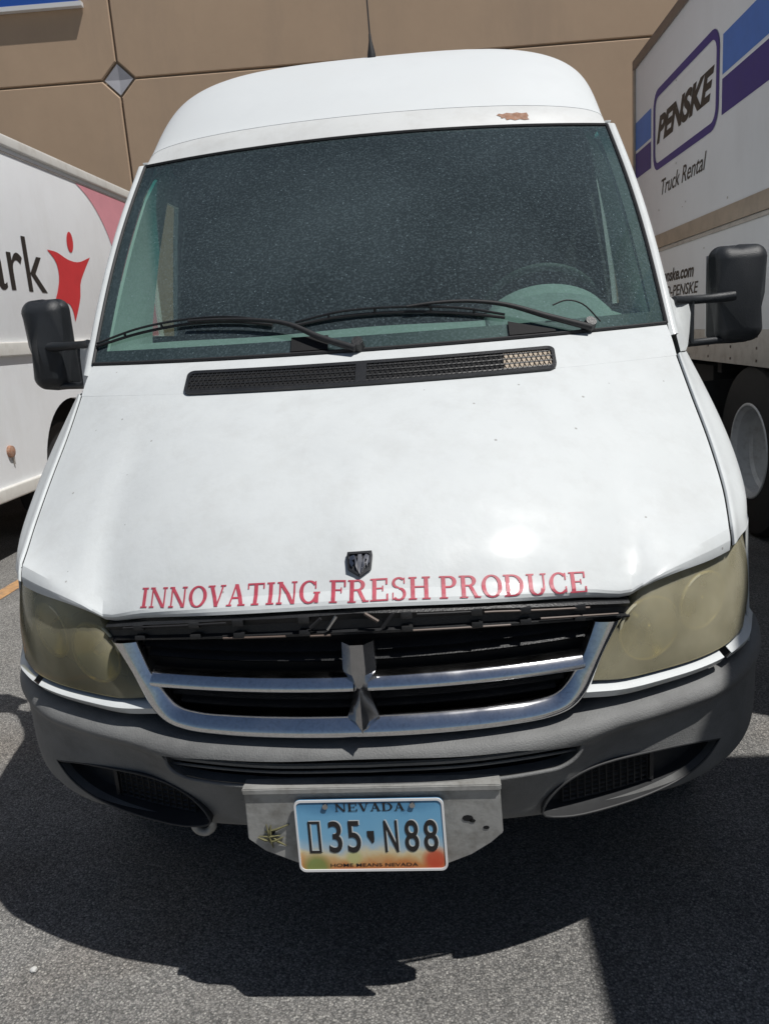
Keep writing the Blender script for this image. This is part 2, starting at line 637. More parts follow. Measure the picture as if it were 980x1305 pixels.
def sheet(name, A, material, parent, thick=0.0, kind=None, angle=35, flip=False):
    """surface grid given a real thickness (behind it)"""
    A = np.asarray(A, float)
    if not thick:
        v, f = grid(A)
        return mesh_obj(name, v, f, material, parent, angle=angle, kind=kind)
    n = normals(A)
    c = A.reshape(-1, 3).mean(0)
    ref = np.array([0, 2.0, .9]) if abs(c[0]) < .45 else np.array([c[0] * .3, max(1.2, c[1]), 1.0])
    if (n * (A - ref)).sum() < 0:
        n = -n
    Bk = A - n * thick
    v1, f1 = grid(A)
    R, C = A.shape[:2]
    N = len(v1)
    v = np.vstack([v1, Bk.reshape(-1, 3)])
    f = list(f1) + [tuple(N + i for i in reversed(q)) for q in f1]
    for j in range(C - 1):
        f.append((j, N + j, N + j + 1, j + 1))
        a = (R - 1) * C
        f.append((a + j, a + j + 1, N + a + j + 1, N + a + j))
    for i in range(R - 1):
        f.append((i * C, (i + 1) * C, N + (i + 1) * C, N + i * C))
        a = C - 1
        f.append((i * C + a, N + i * C + a, N + (i + 1) * C + a, (i + 1) * C + a))
    return mesh_obj(name, v, f, material, parent, angle=angle, kind=kind)


def mirror_full(H):
    """half grid with column 0 on x=0 -> full grid"""
    H = np.asarray(H, float)
    Lh = H[:, ::-1][:, :-1].copy()
    Lh[..., 0] *= -1
    return np.concatenate([Lh, H], axis=1)


def mx(A):
    A = np.array(A, float)
    A[..., 0] *= -1
    return A


def box(name, lo, hi, material, parent, bevel=0.0, seg=2, kind=None):
    bm = bmesh.new()
    bmesh.ops.create_cube(bm, size=1)
    for v in bm.verts:
        v.co = Vector([(lo[i] + hi[i]) / 2 + v.co[i] * (hi[i] - lo[i]) for i in range(3)])
    if bevel:
        bmesh.ops.bevel(bm, geom=list(bm.edges), offset=bevel, segments=seg, profile=.6, affect='EDGES')
    me = bpy.data.meshes.new(name)
    bm.to_mesh(me)
    bm.free()
    return link(name, me, material, parent, angle=50, kind=kind)


def prism(name, poly, axis, a, b, material, parent, mapping=None, angle=30, bevel=0.0):
    """poly: 2D outline; axis: which coordinate is extruded from a to b"""
    n = len(poly)
    def P(p, h):
        q = [0, 0, 0]
        o = [i for i in range(3) if i != axis]
        q[o[0]], q[o[1]], q[axis] = p[0], p[1], h
        return q
    v = [P(p, a) for p in poly] + [P(p, b) for p in poly]
    f = [tuple(range(n)), tuple(range(2 * n - 1, n - 1, -1))] + [(i, (i + 1) % n, n + (i + 1) % n, n + i) for i in range(n)]
    if mapping:
        v = [mapping(p) for p in v]
    o = mesh_obj(name, v, f, material, parent, angle=angle)
    if bevel:
        bm = bmesh.new()
        bm.from_mesh(o.data)
        bmesh.ops.bevel(bm, geom=[e for e in bm.edges if e.calc_face_angle(0) > .5], offset=bevel, segments=2, affect='EDGES')
        bm.to_mesh(o.data)
        bm.free()
        o.data.shade_smooth()
        o.data.set_sharp_from_angle(angle=math.radians(angle))
    return o


def tube(pts, rad, seg=8, closed=False):
    P = np.asarray(pts, float)
    n = len(P)
    rad = np.broadcast_to(np.asarray(rad, float), (n,))
    T = np.gradient(P, axis=0) if not closed else np.roll(P, -1, 0) - np.roll(P, 1, 0)
    T /= np.linalg.norm(T, axis=1, keepdims=True) + 1e-12
    up = np.array([0, 0, 1.0]) if abs(T[0][2]) < .9 else np.array([1.0, 0, 0])
    v = []
    N = up - T[0] * (up @ T[0])
    for i in range(n):
        N = N - T[i] * (N @ T[i])
        N /= np.linalg.norm(N)
        Bn = np.cross(T[i], N)
        for k in range(seg):
            a = 2 * math.pi * k / seg
            v.append(P[i] + rad[i] * (math.cos(a) * N + math.sin(a) * Bn))
    f = []
    for i in range(n if closed else n - 1):
        i2 = (i + 1) % n
        for k in range(seg):
            k2 = (k + 1) % seg
            f.append((i * seg + k, i * seg + k2, i2 * seg + k2, i2 * seg + k))
    if not closed:
        f.append(tuple(range(seg - 1, -1, -1)))
        f.append(tuple(range((n - 1) * seg, n * seg)))
    return v, f


def tube_obj(name, pts, rad, material, parent, seg=8, closed=False):
    v, f = tube(pts, rad, seg, closed)
    return mesh_obj(name, v, f, material, parent, angle=50)


def lathe_x(profile, seg=48):
    """profile: (x, r) closed ring revolved about the x axis"""
    v, f = [], []
    n = len(profile)
    for k in range(seg):
        a = 2 * math.pi * k / seg
        for x, r in profile:
            v.append((x, r * math.cos(a), r * math.sin(a)))
    for k in range(seg):
        k2 = (k + 1) % seg
        for i in range(n):
            i2 = (i + 1) % n
            f.append((k * n + i, k * n + i2, k2 * n + i2, k2 * n + i))
    return v, f


def boolean_cut(o, cutters):
    for c in cutters:
        md = o.modifiers.new('b', 'BOOLEAN')
        md.operation = 'DIFFERENCE'
        md.solver = 'EXACT'
        md.object = c
    dg = bpy.context.evaluated_depsgraph_get()
    dg.update()
    me = bpy.data.meshes.new_from_object(o.evaluated_get(dg))
    o.modifiers.clear()
    o.data = me
    for c in cutters:
        bpy.data.objects.remove(c)
    me.shade_smooth()
    me.set_sharp_from_angle(angle=math.radians(32))
    return o


def text_mesh(body, shear=0.0, offset=0.0, space=1.0):
    cu = bpy.data.curves.new('t', 'FONT')
    cu.body = body
    cu.size = 1
    cu.shear = shear
    cu.offset = offset
    cu.space_character = space
    cu.resolution_u = 5
    o = bpy.data.objects.new('t', cu)
    COL.objects.link(o)
    dg = bpy.context.evaluated_depsgraph_get()
    dg.update()
    me = bpy.data.meshes.new_from_object(o.evaluated_get(dg))
    bm = bmesh.new()
    bm.from_mesh(me)
    bmesh.ops.triangulate(bm, faces=bm.faces)
    v = np.array([x.co[:] for x in bm.verts])
    f = [[x.index for x in q.verts] for q in bm.faces]
    bm.free()
    bpy.data.objects.remove(o)
    bpy.data.curves.remove(cu)
    bpy.data.meshes.remove(me)
    return v, f


def fit_text(name, body, fn, x0, x1, z0, z1, material, parent, shear=0.0, offset=0.0, space=1.0, ref=None):
    """text squeezed into the box x0..x1, z0..z1 and mapped by fn(x, z)"""
    v, f = text_mesh(body, shear, offset, space)
    lo, hi = v.min(0), v.max(0)
    if ref is not None:
        lo[1], hi[1] = ref
    w = [fn(x0 + (p[0] - lo[0]) / (hi[0] - lo[0]) * (x1 - x0), z0 + (p[1] - lo[1]) / (hi[1] - lo[1]) * (z1 - z0)) for p in v]
    return mesh_obj(name, w, f, material, parent, smooth=False)


# ------------------------------------------------------------------ serif lettering (polygons in a unit cap height)
SW, TN, SH, SO = .170, .078, .068, .085


def rect(x0, y0, x1, y1):
    return [[(x0, y0), (x1, y0), (x1, y1), (x0, y1)]]


def serif(x, y, half):
    return rect(x - half - SO, y, x + half + SO, y + SH)


def stem(x, w=SW, bottom=True, top=True):
    r = rect(x - w / 2, 0, x + w / 2, 1)
    if bottom:
        r += serif(x, 0, w / 2)
    if top:
        r += serif(x, 1 - SH, w / 2)
    return r


def bar(p, q, w):
    (x0, y0), (x1, y1) = p, q
    return [[(x0 - w / 2, y0), (x0 + w / 2, y0), (x1 + w / 2, y1), (x1 - w / 2, y1)]]


def arc(cx, cy, rx, ry, a0, a1, thick=SW, thin=TN, n=22):
    out = []
    pr = None
    for i in range(n + 1):
        a = math.radians(a0 + (a1 - a0) * i / n)
        t = thin + (thick - thin) * abs(math.cos(a)) ** 1.3
        o = (cx + rx * math.cos(a), cy + ry * math.sin(a))
        k = (cx + (rx - t) * math.cos(a), cy + (ry - t) * math.sin(a))
        if pr:
            out.append([pr[0], o, k, pr[1]])
        pr = (o, k)
    return out


def glyph(ch):
    if ch == 'I':
        return stem(.21), .42
    if ch == 'N':
        return stem(.17, TN) + stem(.80, TN, bottom=False) + bar((.76, 0), (.16, 1), SW), .97
    if ch == 'O':
        return arc(.45, .5, .43, .52, 0, 360, n=36), .90
    if ch == 'V':
        return bar((.43, 0), (.16, 1), SW) + bar((.45, 0), (.70, 1), TN) + serif(.16, 1 - SH, .08) + serif(.70, 1 - SH, .04), .86
    if ch == 'A':
        return bar((.14, 0), (.40, 1), TN) + bar((.70, 0), (.42, 1), SW) + rect(.22, .30, .62, .30 + TN) + serif(.14, 0, .04) + serif(.70, 0, .08), .86
    if ch == 'T':
        return stem(.42, SW, top=False) + rect(.04, 1 - SH - .01, .80, 1) + rect(.04, .72, .04 + TN * .8, 1) + rect(.80 - TN * .8, .72, .80, 1), .84
    if ch == 'G':
        return arc(.45, .5, .43, .52, 45, 335, n=30) + rect(.70, .02, .70 + SW, .44) + serif(.78, .40, .06) + rect(.70, .62, .76, .98), .97
    if ch == 'F':
        return stem(.19) + rect(.19, 1 - SH - .01, .72, 1) + rect(.72 - TN, .68, .72, 1) + rect(.19, .49, .55, .56) + rect(.50, .40, .55, .65), .76
    if ch == 'E':
        return stem(.19) + rect(.19, 1 - SH - .01, .74, 1) + rect(.74 - TN, .70, .74, 1) + rect(.19, .49, .56, .56) + rect(.51, .40, .56, .65) \
            + rect(.19, 0, .77, SH + .01) + rect(.77 - TN, 0, .77, .30), .82
    if ch == 'R':
        return stem(.19) + arc(.44, .74, .29, .26, -90, 90) + rect(.19, 1 - TN, .45, 1) + rect(.19, .48, .45, .48 + TN) \
            + bar((.74, 0), (.48, .50), SW * .9) + serif(.76, 0, .05), .90
    if ch == 'S':
        return arc(.36, .75, .29, .27, 40, 270, thick=.13) + arc(.36, .25, .30, .27, -140, 90, thick=.13) + rect(.56, .70, .61, .98) + rect(.09, .02, .14, .32), .72
    if ch == 'H':
        return stem(.19) + stem(.75) + rect(.19, .48, .75, .48 + TN), .94
    if ch == 'P':
        return stem(.19) + arc(.44, .72, .30, .28, -90, 90) + rect(.19, 1 - TN, .45, 1) + rect(.19, .44, .45, .44 + TN), .80
    if ch == 'D':
        return stem(.19) + arc(.40, .5, .46, .50, -90, 90) + rect(.19, 1 - TN, .41, 1) + rect(.19, 0, .41, TN), .92
    if ch == 'U':
        return rect(.13, .30, .13 + SW, 1) + serif(.21, 1 - SH, .08) + rect(.74, .32, .74 + TN, 1) + serif(.77, 1 - SH, .04) + arc(.472, .32, .342, .34, 180, 360), .97
    if ch == 'C':
        return arc(.45, .5, .43, .52, 48, 312, n=30) + rect(.70, .64, .76, .98) + rect(.70, .04, .76, .34), .84
    return [], .38


def serif_word(word, spacing=.04):
    polys, x = [], 0
    for ch in word:
        g, adv = glyph(ch)
        for p in g:
            polys.append([(a + x, b) for a, b in p])
        x += adv + spacing
    return polys, x - spacing


def polys_mesh(name, polys, fn, material, parent, sub=1):
    v, f = [], []
    for i, p in enumerate(polys):
        b = len(v)
        if sub > 1 and len(p) == 4:
            P = np.array(p)
            for a in range(sub + 1):
                for c in range(sub + 1):
                    q = (P[0] * (1 - a / sub) + P[1] * a / sub) * (1 - c / sub) + (P[3] * (1 - a / sub) + P[2] * a / sub) * c / sub
                    v.append(fn(q[0], q[1], i % 7))
            f += [(b + a * (sub + 1) + c, b + (a + 1) * (sub + 1) + c, b + (a + 1) * (sub + 1) + c + 1, b + a * (sub + 1) + c + 1) for a in range(sub) for c in range(sub)]
            continue
        v += [fn(x, y, i % 7) for x, y in p]
        f.append(tuple(range(b, b + len(p))))
    return mesh_obj(name, v, f, material, parent, smooth=False)


# ================================================================== SETTING
g = 300
gv, gf = [(-g, -g, 0), (g, -g, 0), (g, g, 0), (-g, g, 0)], [(0, 1, 2, 3)]
ground = mesh_obj('ground', gv, gf, 'asphalt', None, smooth=False, kind='structure')

lv, lf = [], []
for i in range(41):
    y = -1 + i * .22
    lv += [(-2.71 + random.uniform(-.008, .008), y, .004), (-2.60 + random.uniform(-.008, .008), y, .004)]
for i in range(40):
    lf.append((2 * i, 2 * i + 1, 2 * i + 3, 2 * i + 2))
mesh_obj('parking_line', lv, lf, 'orange', None, smooth=False, kind='structure')

# warehouse: wall local frame, x along the wall, y into it
WB = empty('warehouse', (-4.22, 11, 0), 'tan concrete warehouse wall with panel joints and diamond inset behind the vehicles', 'building')
WR = Matrix.Translation((-4.22, 11, 0)) @ Matrix.Rotation(math.radians(3.2), 4, 'Z')


def wl(p):
    return (WR @ Vector(p))[:]


JZ, JW = 5.335, .022     # joint height, half width
xs = [-18.3, -9.15, 0, 9.15, 18.3]
zs = [0, JZ, 10.2]
DH = .24                 # half diagonal of the diamond inset
for zi in range(2):
    for xi in range(4):
        x0, x1, z0, z1 = xs[xi], xs[xi + 1], zs[zi], zs[zi + 1]
        a, b = x0 + JW * .6, x1 - JW * .6
        c, d = (z0 if zi == 0 else z0 + JW * .6), (z1 - JW * .6 if zi == 0 else z1)
        # cut the corners that meet the inset
        def corner(cx, cz, sx, sz):
            return [(cx + sx * (DH - JW * .6), cz), (cx, cz + sz * (DH - JW * .6))]
        poly = []
        poly += corner(a, c, 1, 1)[::-1] if zi == 1 else [(a, c)]
        poly += corner(b, c, -1, 1) if zi == 1 else [(b, c)]
        poly += corner(b, d, -1, -1)[::-1] if zi == 0 else [(b, d)]
        poly += corner(a, d, 1, -1) if zi == 0 else [(a, d)]
        ch = .013
        # front face inset by a chamfer
        cxm, czm = (a + b) / 2, (c + d) / 2
        fr = [(cxm + (x - cxm) * (1 - ch / ((b - a) / 2)), czm + (z - czm) * (1 - ch / ((d - c) / 2))) for x, z in poly]
        n = len(poly)
        v = [wl((x, 0, z)) for x, z in fr] + [wl((x, ch, z)) for x, z in poly] + [wl((x, .2, z)) for x, z in poly]
        f = [tuple(range(n)), tuple(range(3 * n - 1, 2 * n - 1, -1))]
        for k in range(n):
            k2 = (k + 1) % n
            f += [(k, k2, n + k2, n + k), (n + k, n + k2, 2 * n + k2, 2 * n + k)]
        mesh_obj('wall_panel', v, f, 'wall', WB, angle=20)
v = [wl(p) for p in ((-18.3, .045, 0), (18.3, .045, 0), (18.3, .045, 10.2), (-18.3, .045, 10.2), (-18.3, 9, 0), (18.3, 9, 0), (18.3, 9, 10.2), (-18.3, 9, 10.2))]
mesh_obj('core_wall', v, [(0, 1, 2, 3), (4, 5, 6, 7), (0, 1, 5, 4), (2, 3, 7, 6), (1, 2, 6, 5), (0, 3, 7, 4)], 'walljoint', WB, smooth=False)
for x in xs:
    q = DH - .03
    v = [wl((x, .16, JZ))] + [wl((x + dx, .012, JZ + dz)) for dx, dz in ((q, 0), (0, q), (-q, 0), (0, -q))]
    v2 = [wl((x + dx, .044, JZ + dz)) for dx, dz in ((q, 0), (0, q), (-q, 0), (0, -q))]
    # four-sided sunken pyramid
    v[0] = wl((x, .040, JZ))
    mesh_obj('diamond_inset', v, [(0, 1, 2), (0, 2, 3), (0, 3, 4), (0, 4, 1)], 'diamond', WB, smooth=False)

WS = empty('wall_sign', (-6.2, 10.8, 6.9), 'blue sign with pale border at top left corner of the tan wall', 'sign')
box('sign_face', (-3.6, -.10, 6.36), (-.42, -.02, 7.9), 'signblue', WS).matrix_basis = Matrix.Identity(4)
box('sign_border', (-3.62, -.11, 6.30), (-.36, -.015, 6.36), 'signwhite', WS)
for o in list(WS.children):
    o.data.transform(WR)

# ================================================================== VAN
VAN = empty('cargo_van', (0, 3.0, 0), 'white high-roof cargo van with red hood lettering, facing the camera in the middle', 'van')

# ---- hood
Cc = [(.565, 1.326), (.43, 1.258), (.29, 1.182), (.16, 1.096), (.075, 1.021), (.028, .966)]
Gc = [(.826, .780, 1.333), (.835, .680, 1.234), (.838, .550, 1.132), (.826, .410, 1.043), (.808, .325, 1.004), (.791, .262, .985)]
CREASE = [(0, .026, .966), (.3, .056, .950), (.46, .092, .930), (.55, .118, .914), (.60, .138, .938), (.68, .185, .962), (.791, .262, .985)]
EDGE = [(0, .000, .938), (.27, .030, .925), (.45, .088, .906), (.545, .124, .892), (.575, .122, .910), (.63, .141, .925), (.74, .212, .933), (.788, .246, .941)]
NU = 34


def at_x(curve, x):
    c = np.array(curve)
    return np.array([x, np.interp(x, c[:, 0], c[:, 1]), np.interp(x, c[:, 0], c[:, 2])])


us = np.linspace(0, 1, NU)
cen = cr([(0, y, z) for y, z in Cc], 30)
gap = cr(Gc, 30)
crs, eds = cr(CREASE, 60), cr(EDGE, 90)
cre = np.array([at_x(crs, u * .791) for u in us])
ca, cb = (cen[:, 1] - cen[0][1]) / (cen[-1][1] - cen[0][1]), (cen[:, 2] - cen[0][2]) / (cen[-1][2] - cen[0][2])
ga, gb = (gap[:, 1] - gap[0][1]) / (gap[-1][1] - gap[0][1]), (gap[:, 2] - gap[0][2]) / (gap[-1][2] - gap[0][2])
rows = np.zeros((30, NU, 3))
for j, u in enumerate(us):
    w = u ** 3
    rear_y, rear_z = .565 + .215 * u ** 2, 1.326 + .007 * u ** 2
    aa, bb = ca * (1 - w) + ga * w, cb * (1 - w) + gb * w
    rows[:, j, 0] = u * (gap[:, 0] * (1 - aa) + gap[:, 0] * aa)
    rows[:, j, 1] = rear_y + (cre[j][1] - rear_y) * aa
    rows[:, j, 2] = rear_z + (cre[j][2] - rear_z) * bb
edg = np.array([at_x(eds, u * .788) for u in us])
extra = []
for t in (.25, .5, .75, 1.0):
    p = cre * (1 - t) + edg * t
    p[:, 1] -= .007 * math.sin(math.pi * t)
    extra.append(p)
lip = edg + np.array([0, .012, -.004])
hoodH = np.concatenate([rows, np.array(extra), lip[None]])
hood = sheet('hood', mirror_full(hoodH), 'white', VAN, thick=.004, angle=17)
hv, hf = grid(mirror_full(hoodH))
HOOD = BVHTree.FromPolygons([tuple(p) for p in hv], hf)


def on_hood(x, z, off=.0008):
    h, n, i, d = HOOD.ray_cast(Vector((x, -.5, z)), Vector((0, 1, 0)))
    if h is None:
        h, n, i, d = HOOD.find_nearest(Vector((x, .05, z)))
    if n.y > 0:
        n = -n
    return tuple(h + n * off)


# ---- lettering on the hood
words = []
x = 0
for wd in ('INNOVATING', 'FRESH', 'PRODUCE'):
    p, w = serif_word(wd, .03)
    words.append((p, x, w))
    x += w + .34
TOT = x - .34


def hood_text(x, y, k):
    X = -.457 + (x / TOT) * .916
    zb = .9470 - .098 * abs(X) ** 1.8
    zb += -.010 * X
    return on_hood(X, zb + y * .0340, 0.0014 + .00004 * k)


for p, x0, w in words:
    polys_mesh('lettering', [[(a + x0, b) for a, b in q] for q in p], hood_text, 'red', VAN, sub=5)['label'] = 'red serif lettering on the hood edge'

# ---- emblem
MT['emblemblack'] = mat('emblem_black', (.05, .052, .056), .3, metal=.6)
EM = (.012, 1.006)


def emb(x, z, off):
    return on_hood(EM[0] + x, EM[1] + z, off)


sh = [(-.027, .021), (.027, .021), (.029, .012), (.026, -.012), (.0, -.026), (-.026, -.012), (-.029, .012)]
sh = [(x * .86, z * .84) for x, z in sh]
n = len(sh)
v = [emb(x, z, .001) for x, z in sh] + [emb(x, z, .009) for x, z in sh] + [emb(x * .82, z * .8, .009) for x, z in sh] + [emb(x * .82, z * .8, .004) for x, z in sh]
f = []
for r in range(3):
    f += [(r * n + i, r * n + (i + 1) % n, (r + 1) * n + (i + 1) % n, (r + 1) * n + i) for i in range(n)]
f.append(tuple(range(3 * n, 4 * n)))
emblem = mesh_obj('emblem', v, f, 'emblemblack', VAN, smooth=False)
for s in (-1, 1):
    hp = [(x * .86, z * .84) for x, z in [(s * .004, -.018), (s * .007, .004), (s * .013, .015), (s * .021, .012), (s * .022, .0), (s * .016, -.008), (s * .0135, -.001), (s * .016, .005), (s * .012, .007), (s * .010, -.006)]]
    v = [emb(x, z, .0045) for x, z in hp] + [emb(x, z, .010) for x, z in hp]
    m = len(hp)
    mesh_obj('ram_horn', v, [tuple(range(m, 2 * m))] + [(i, (i + 1) % m, m + (i + 1) % m, m + i) for i in range(m)], 'darkchrome', emblem, smooth=False)
fp = [(-.0035, .012), (.0035, .012), (.0045, 0), (.002, -.016), (0, -.02), (-.002, -.016), (-.0045, 0)]
m = len(fp)
mesh_obj('ram_face', [emb(x, z, .0045) for x, z in fp] + [emb(x, z, .012) for x, z in fp],
         [tuple(range(m, 2 * m))] + [(i, (i + 1) % m, m + (i + 1) % m, m + i) for i in range(m)], 'darkchrome', emblem, smooth=False)

# ---- cowl panel between hood and glass
def gl_bot(u):
    return np.array([.833 * u, .70 + .21 * u * u, 1.407 + .010 * u * u])


def gl_top(u):
    return np.array([.797 * u, 1.375 + .129 * u * u, 2.084 - .007 * u * u])


def cowl_pt(u, w, off=0.0):
    a = np.array([.828 * u, .5655 + .215 * u * u, 1.3262 + .007 * u * u])
    b = gl_bot(u) * np.array([1.004, 1, 1]) + np.array([0, -.004, -.004])
    p = a * (1 - w) + b * w
    nrm = np.array([.10 * u, -.55, .83])
    return p + nrm / np.linalg.norm(nrm) * (off + .004 * math.sin(math.pi * w))


A = [[cowl_pt(u, w) for u in np.linspace(-1, 1, 49)] for w in np.linspace(0, 1, 9)]
cowl = sheet('cowl_panel', A, 'white', VAN, thick=.004, flip=False)

# ---- air intake grille in the cowl
VX0, VX1, VW0, VW1 = -.485, .490, -.06, .60


def vent_pt(x, w, off):
    return cowl_pt(x / .83, w, off)


def rrect(x0, x1, w0, w1, rx, rw, k=5):
    out = []
    for cx, cw, a in ((x1 - rx, w1 - rw, 0), (x0 + rx, w1 - rw, 90), (x0 + rx, w0 + rw, 180), (x1 - rx, w0 + rw, 270)):
        for i in range(k + 1):
            t = math.radians(a + 90 * i / k)
            out.append((cx + rx * math.cos(t), cw + rw * math.sin(t)))
    # add points along the long edges so that the part follows the bow
    dense = []
    for i in range(len(out)):
        p, q = out[i], out[(i + 1) % len(out)]
        m = max(1, int(abs(q[0] - p[0]) / .04))
        for j in range(m):
            dense.append((p[0] + (q[0] - p[0]) * j / m, p[1] + (q[1] - p[1]) * j / m))
    return dense


vent = sheet('hood_vent', [[vent_pt(x, w, .0015) for x in np.linspace(VX0 + .004, VX1 - .004, 41)] for w in np.linspace(VW0 + .04, VW1 - .04, 5)], 'gap', VAN, thick=.001)
o1 = rrect(VX0, VX1, VW0, VW1, .02, .15)
o2 = rrect(VX0 + .009, VX1 - .009, VW0 + .085, VW1 - .085, .014, .10)
m = len(o1)
idx = [min(range(len(o2)), key=lambda j: (o2[j][0] - p[0]) ** 2 + ((o2[j][1] - p[1]) * .09) ** 2) for p in o1]
v = [vent_pt(*p, .001) for p in o1] + [vent_pt(*p, .008) for p in o1] + [vent_pt(*o2[j], .007) for j in idx] + [vent_pt(*o2[j], .002) for j in idx]
f = []
for r in range(3):
    f += [(r * m + i, r * m + (i + 1) % m, (r + 1) * m + (i + 1) % m, (r + 1) * m + i) for i in range(m)]
mesh_obj('vent_frame', v, f, 'black', vent)
sheet('vent_divider', [[vent_pt(x, w, .0075) for x in np.linspace(-.022, .006, 3)] for w in np.linspace(VW0 + .07, VW1 - .07, 3)], 'black', vent, thick=.005)
# lattice of crossing ribs
v, f = [], []
NR = 74
for s in (1, -1):
    for i in range(-4, NR + 4):
        x = VX0 + .012 + (VX1 - VX0 - .024) * i / NR
        pts = []
        for w in np.linspace(VW0 + .08, VW1 - .08, 5):
            xx = x + s * (w - .3) * .05
            if VX0 + .008 < xx < VX1 - .008:
                pts.append((xx, w))
        for a, b in zip(pts[:-1], pts[1:]):
            k = len(v)
            hw = .0014
            v += [vent_pt(a[0] - hw, a[1], .004), vent_pt(a[0] + hw, a[1], .004), vent_pt(b[0] + hw, b[1], .004), vent_pt(b[0] - hw, b[1], .004),
                  vent_pt(a[0], a[1], .006 + .0003 * s), vent_pt(b[0], b[1], .006 + .0003 * s)]
            f += [(k, k + 4, k + 5, k + 3), (k + 4, k + 1, k + 2, k + 5)]
for w in np.linspace(VW0 + .13, VW1 - .13, 4):
    for x0, x1 in zip(np.linspace(VX0 + .01, VX1 - .01, 41)[:-1], np.linspace(VX0 + .01, VX1 - .01, 41)[1:]):
        k = len(v)
        v += [vent_pt(x0, w - .012, .0045), vent_pt(x1, w - .012, .0045), vent_pt(x1, w + .012, .0052), vent_pt(x0, w + .012, .0052)]
        f += [(k, k + 1, k + 2, k + 3)]
mesh_obj('vent_mesh', v, f, 'black', vent, smooth=False, kind='stuff')
# tan sheet painted as the sunlit interior behind the grille's right end
sheet('lit_interior', [[vent_pt(x, w, .0032) for x in np.linspace(VX1 - .135, VX1 - .012, 8)] for w in np.linspace(VW0 + .09, VW1 - .09, 4)],
      mat('lit_tan', (.50, .42, .33), .9, vary=.3, scale=90), vent, thick=.001)

# ---- windshield
def glass_pt(u, v, off=0.0):
    p = gl_bot(u) * (1 - v) + gl_top(u) * v
    nrm = np.array([.32 * u, -.74, .66])
    nrm /= np.linalg.norm(nrm)
    return p + nrm * (off + .022 * math.sin(math.pi * v))


A = [[glass_pt(u, v) for u in np.linspace(-1, 1, 41)] for v in np.linspace(0, 1, 25)]
windshield = sheet('windshield', A, 'windshield', VAN)


def frit_band(ufun0, ufun1, vs, name, mat_='gap', off=-.003):
    A = [[glass_pt(u, v, off) for u in np.linspace(ufun0(v), ufun1(v), 9 if abs(ufun1(v) - ufun0(v)) < .5 else 41)] for v in vs]
    return sheet(name, A, mat_, windshield, thick=.001)


MT['frit'] = mat('frit_black', (.018, .022, .027), .55)
frit_band(lambda v: -1, lambda v: 1, np.linspace(0, .055, 5), 'frit_border', 'frit')
frit_band(lambda v: -1, lambda v: 1, np.linspace(.985, 1, 3), 'frit_border', 'frit')
frit_band(lambda v: -1, lambda v: -.957, np.linspace(.055, .985, 20), 'frit_border', 'frit')
frit_band(lambda v: .957, lambda v: 1, np.linspace(.055, .985, 20), 'frit_border', 'frit')
# rubber seal round the glass
for nm, pts in (('seal', [glass_pt(u, 0, .002) for u in np.linspace(-1, 1, 40)]), ('seal', [glass_pt(u, 1, .002) for u in np.linspace(-1, 1, 40)]),
                ('seal', [glass_pt(-1.003, v, .002) for v in np.linspace(0, 1, 24)]), ('seal', [glass_pt(1.003, v, .002) for v in np.linspace(0, 1, 24)])):
    tube_obj(nm, pts, .0055, 'rubber', windshield, 6)

# ---- roof
PROF = np.array([(0, 0), (.044, .109), (.102, .214), (.22, .434), (.366, .654), (.512, .811), (.707, .933), (1, 1)])
NX = 3.9


def roof_pt(t, s):
    """t 0..pi/2 across, s 0..1 from the header back to y=2.4"""
    xe = .872 * math.sin(t) ** (2 / NX)
    ze = 2.15 + .415 * max(0, math.cos(t)) ** (2 / NX)
    u = xe / .872
    fr = gl_top(u) + np.array([0, .004, .006])
    b = cr(PROF, 1, [s])[0]
    return np.array([fr[0] + (xe - fr[0]) * min(1, b[0] * 1.25), fr[1] + (2.4 - fr[1]) * b[0], fr[2] + (ze - fr[2]) * b[1]])


ts = np.concatenate([np.linspace(0, .3, 6)[:-1] ** 1.9 / .3 ** .9, np.linspace(.3, 1.27, 24)[:-1], 1.5708 - np.linspace(.55, 0, 12) ** 1.95])
ts = np.unique(np.clip(ts, 0, math.pi / 2))
header = np.array([[roof_pt(t, s) for t in ts] for s in np.linspace(0, .17, 7)])
roof1 = np.array([[roof_pt(t, s) for t in ts] for s in np.linspace(.165, 1, 30)])
nr = np.array([0, -.35, .9]) / np.linalg.norm([0, -.35, .9]) * .0015
roof1 = roof1 + nr
back = np.array([[roof1[-1][i] * np.array([1, 0, 1]) + np.array([0, y, .02 * math.sin(min(1, (y - 2.4)) * 1.57) * (1 if i < len(ts) - 8 else 0)]) for i in range(len(ts))] for y in (2.6, 2.9, 3.4, 4.2, 5.4, 5.9)])
sheet('windshield_header', mirror_full(header), 'headerwhite', VAN, thick=.004)
roof = sheet('roof', mirror_full(np.concatenate([roof1, back])), 'roofwhite', VAN, thick=.006)
MB_ = roof1[0]
rp_v, rp_f = grid(np.concatenate([mirror_full(header), mirror_full(roof1)]))
ROOF = BVHTree.FromPolygons([tuple(p) for p in rp_v], rp_f)


def on_roof(x, z, off):
    h, n, i, d = ROOF.ray_cast(Vector((x, 0, z)), Vector((0, 1, 0)))
    if n.y > 0:
        n = -n
    return tuple(h + n * off)


# rust patch on the header
rp = [(.428, 2.128), (.436, 2.134), (.448, 2.131), (.462, 2.136), (.481, 2.133), (.497, 2.136), (.512, 2.132), (.530, 2.134), (.535, 2.122), (.531, 2.114), (.536, 2.108), (.520, 2.106), (.505, 2.110), (.488, 2.106), (.474, 2.111), (.460, 2.108), (.455, 2.117), (.443, 2.115), (.441, 2.122)]
n = len(rp)
v = [on_roof(x, z - .003, .0012) for x, z in rp]
mesh_obj('rust_patch', v, [tuple(range(n))], 'rust', VAN, smooth=False)
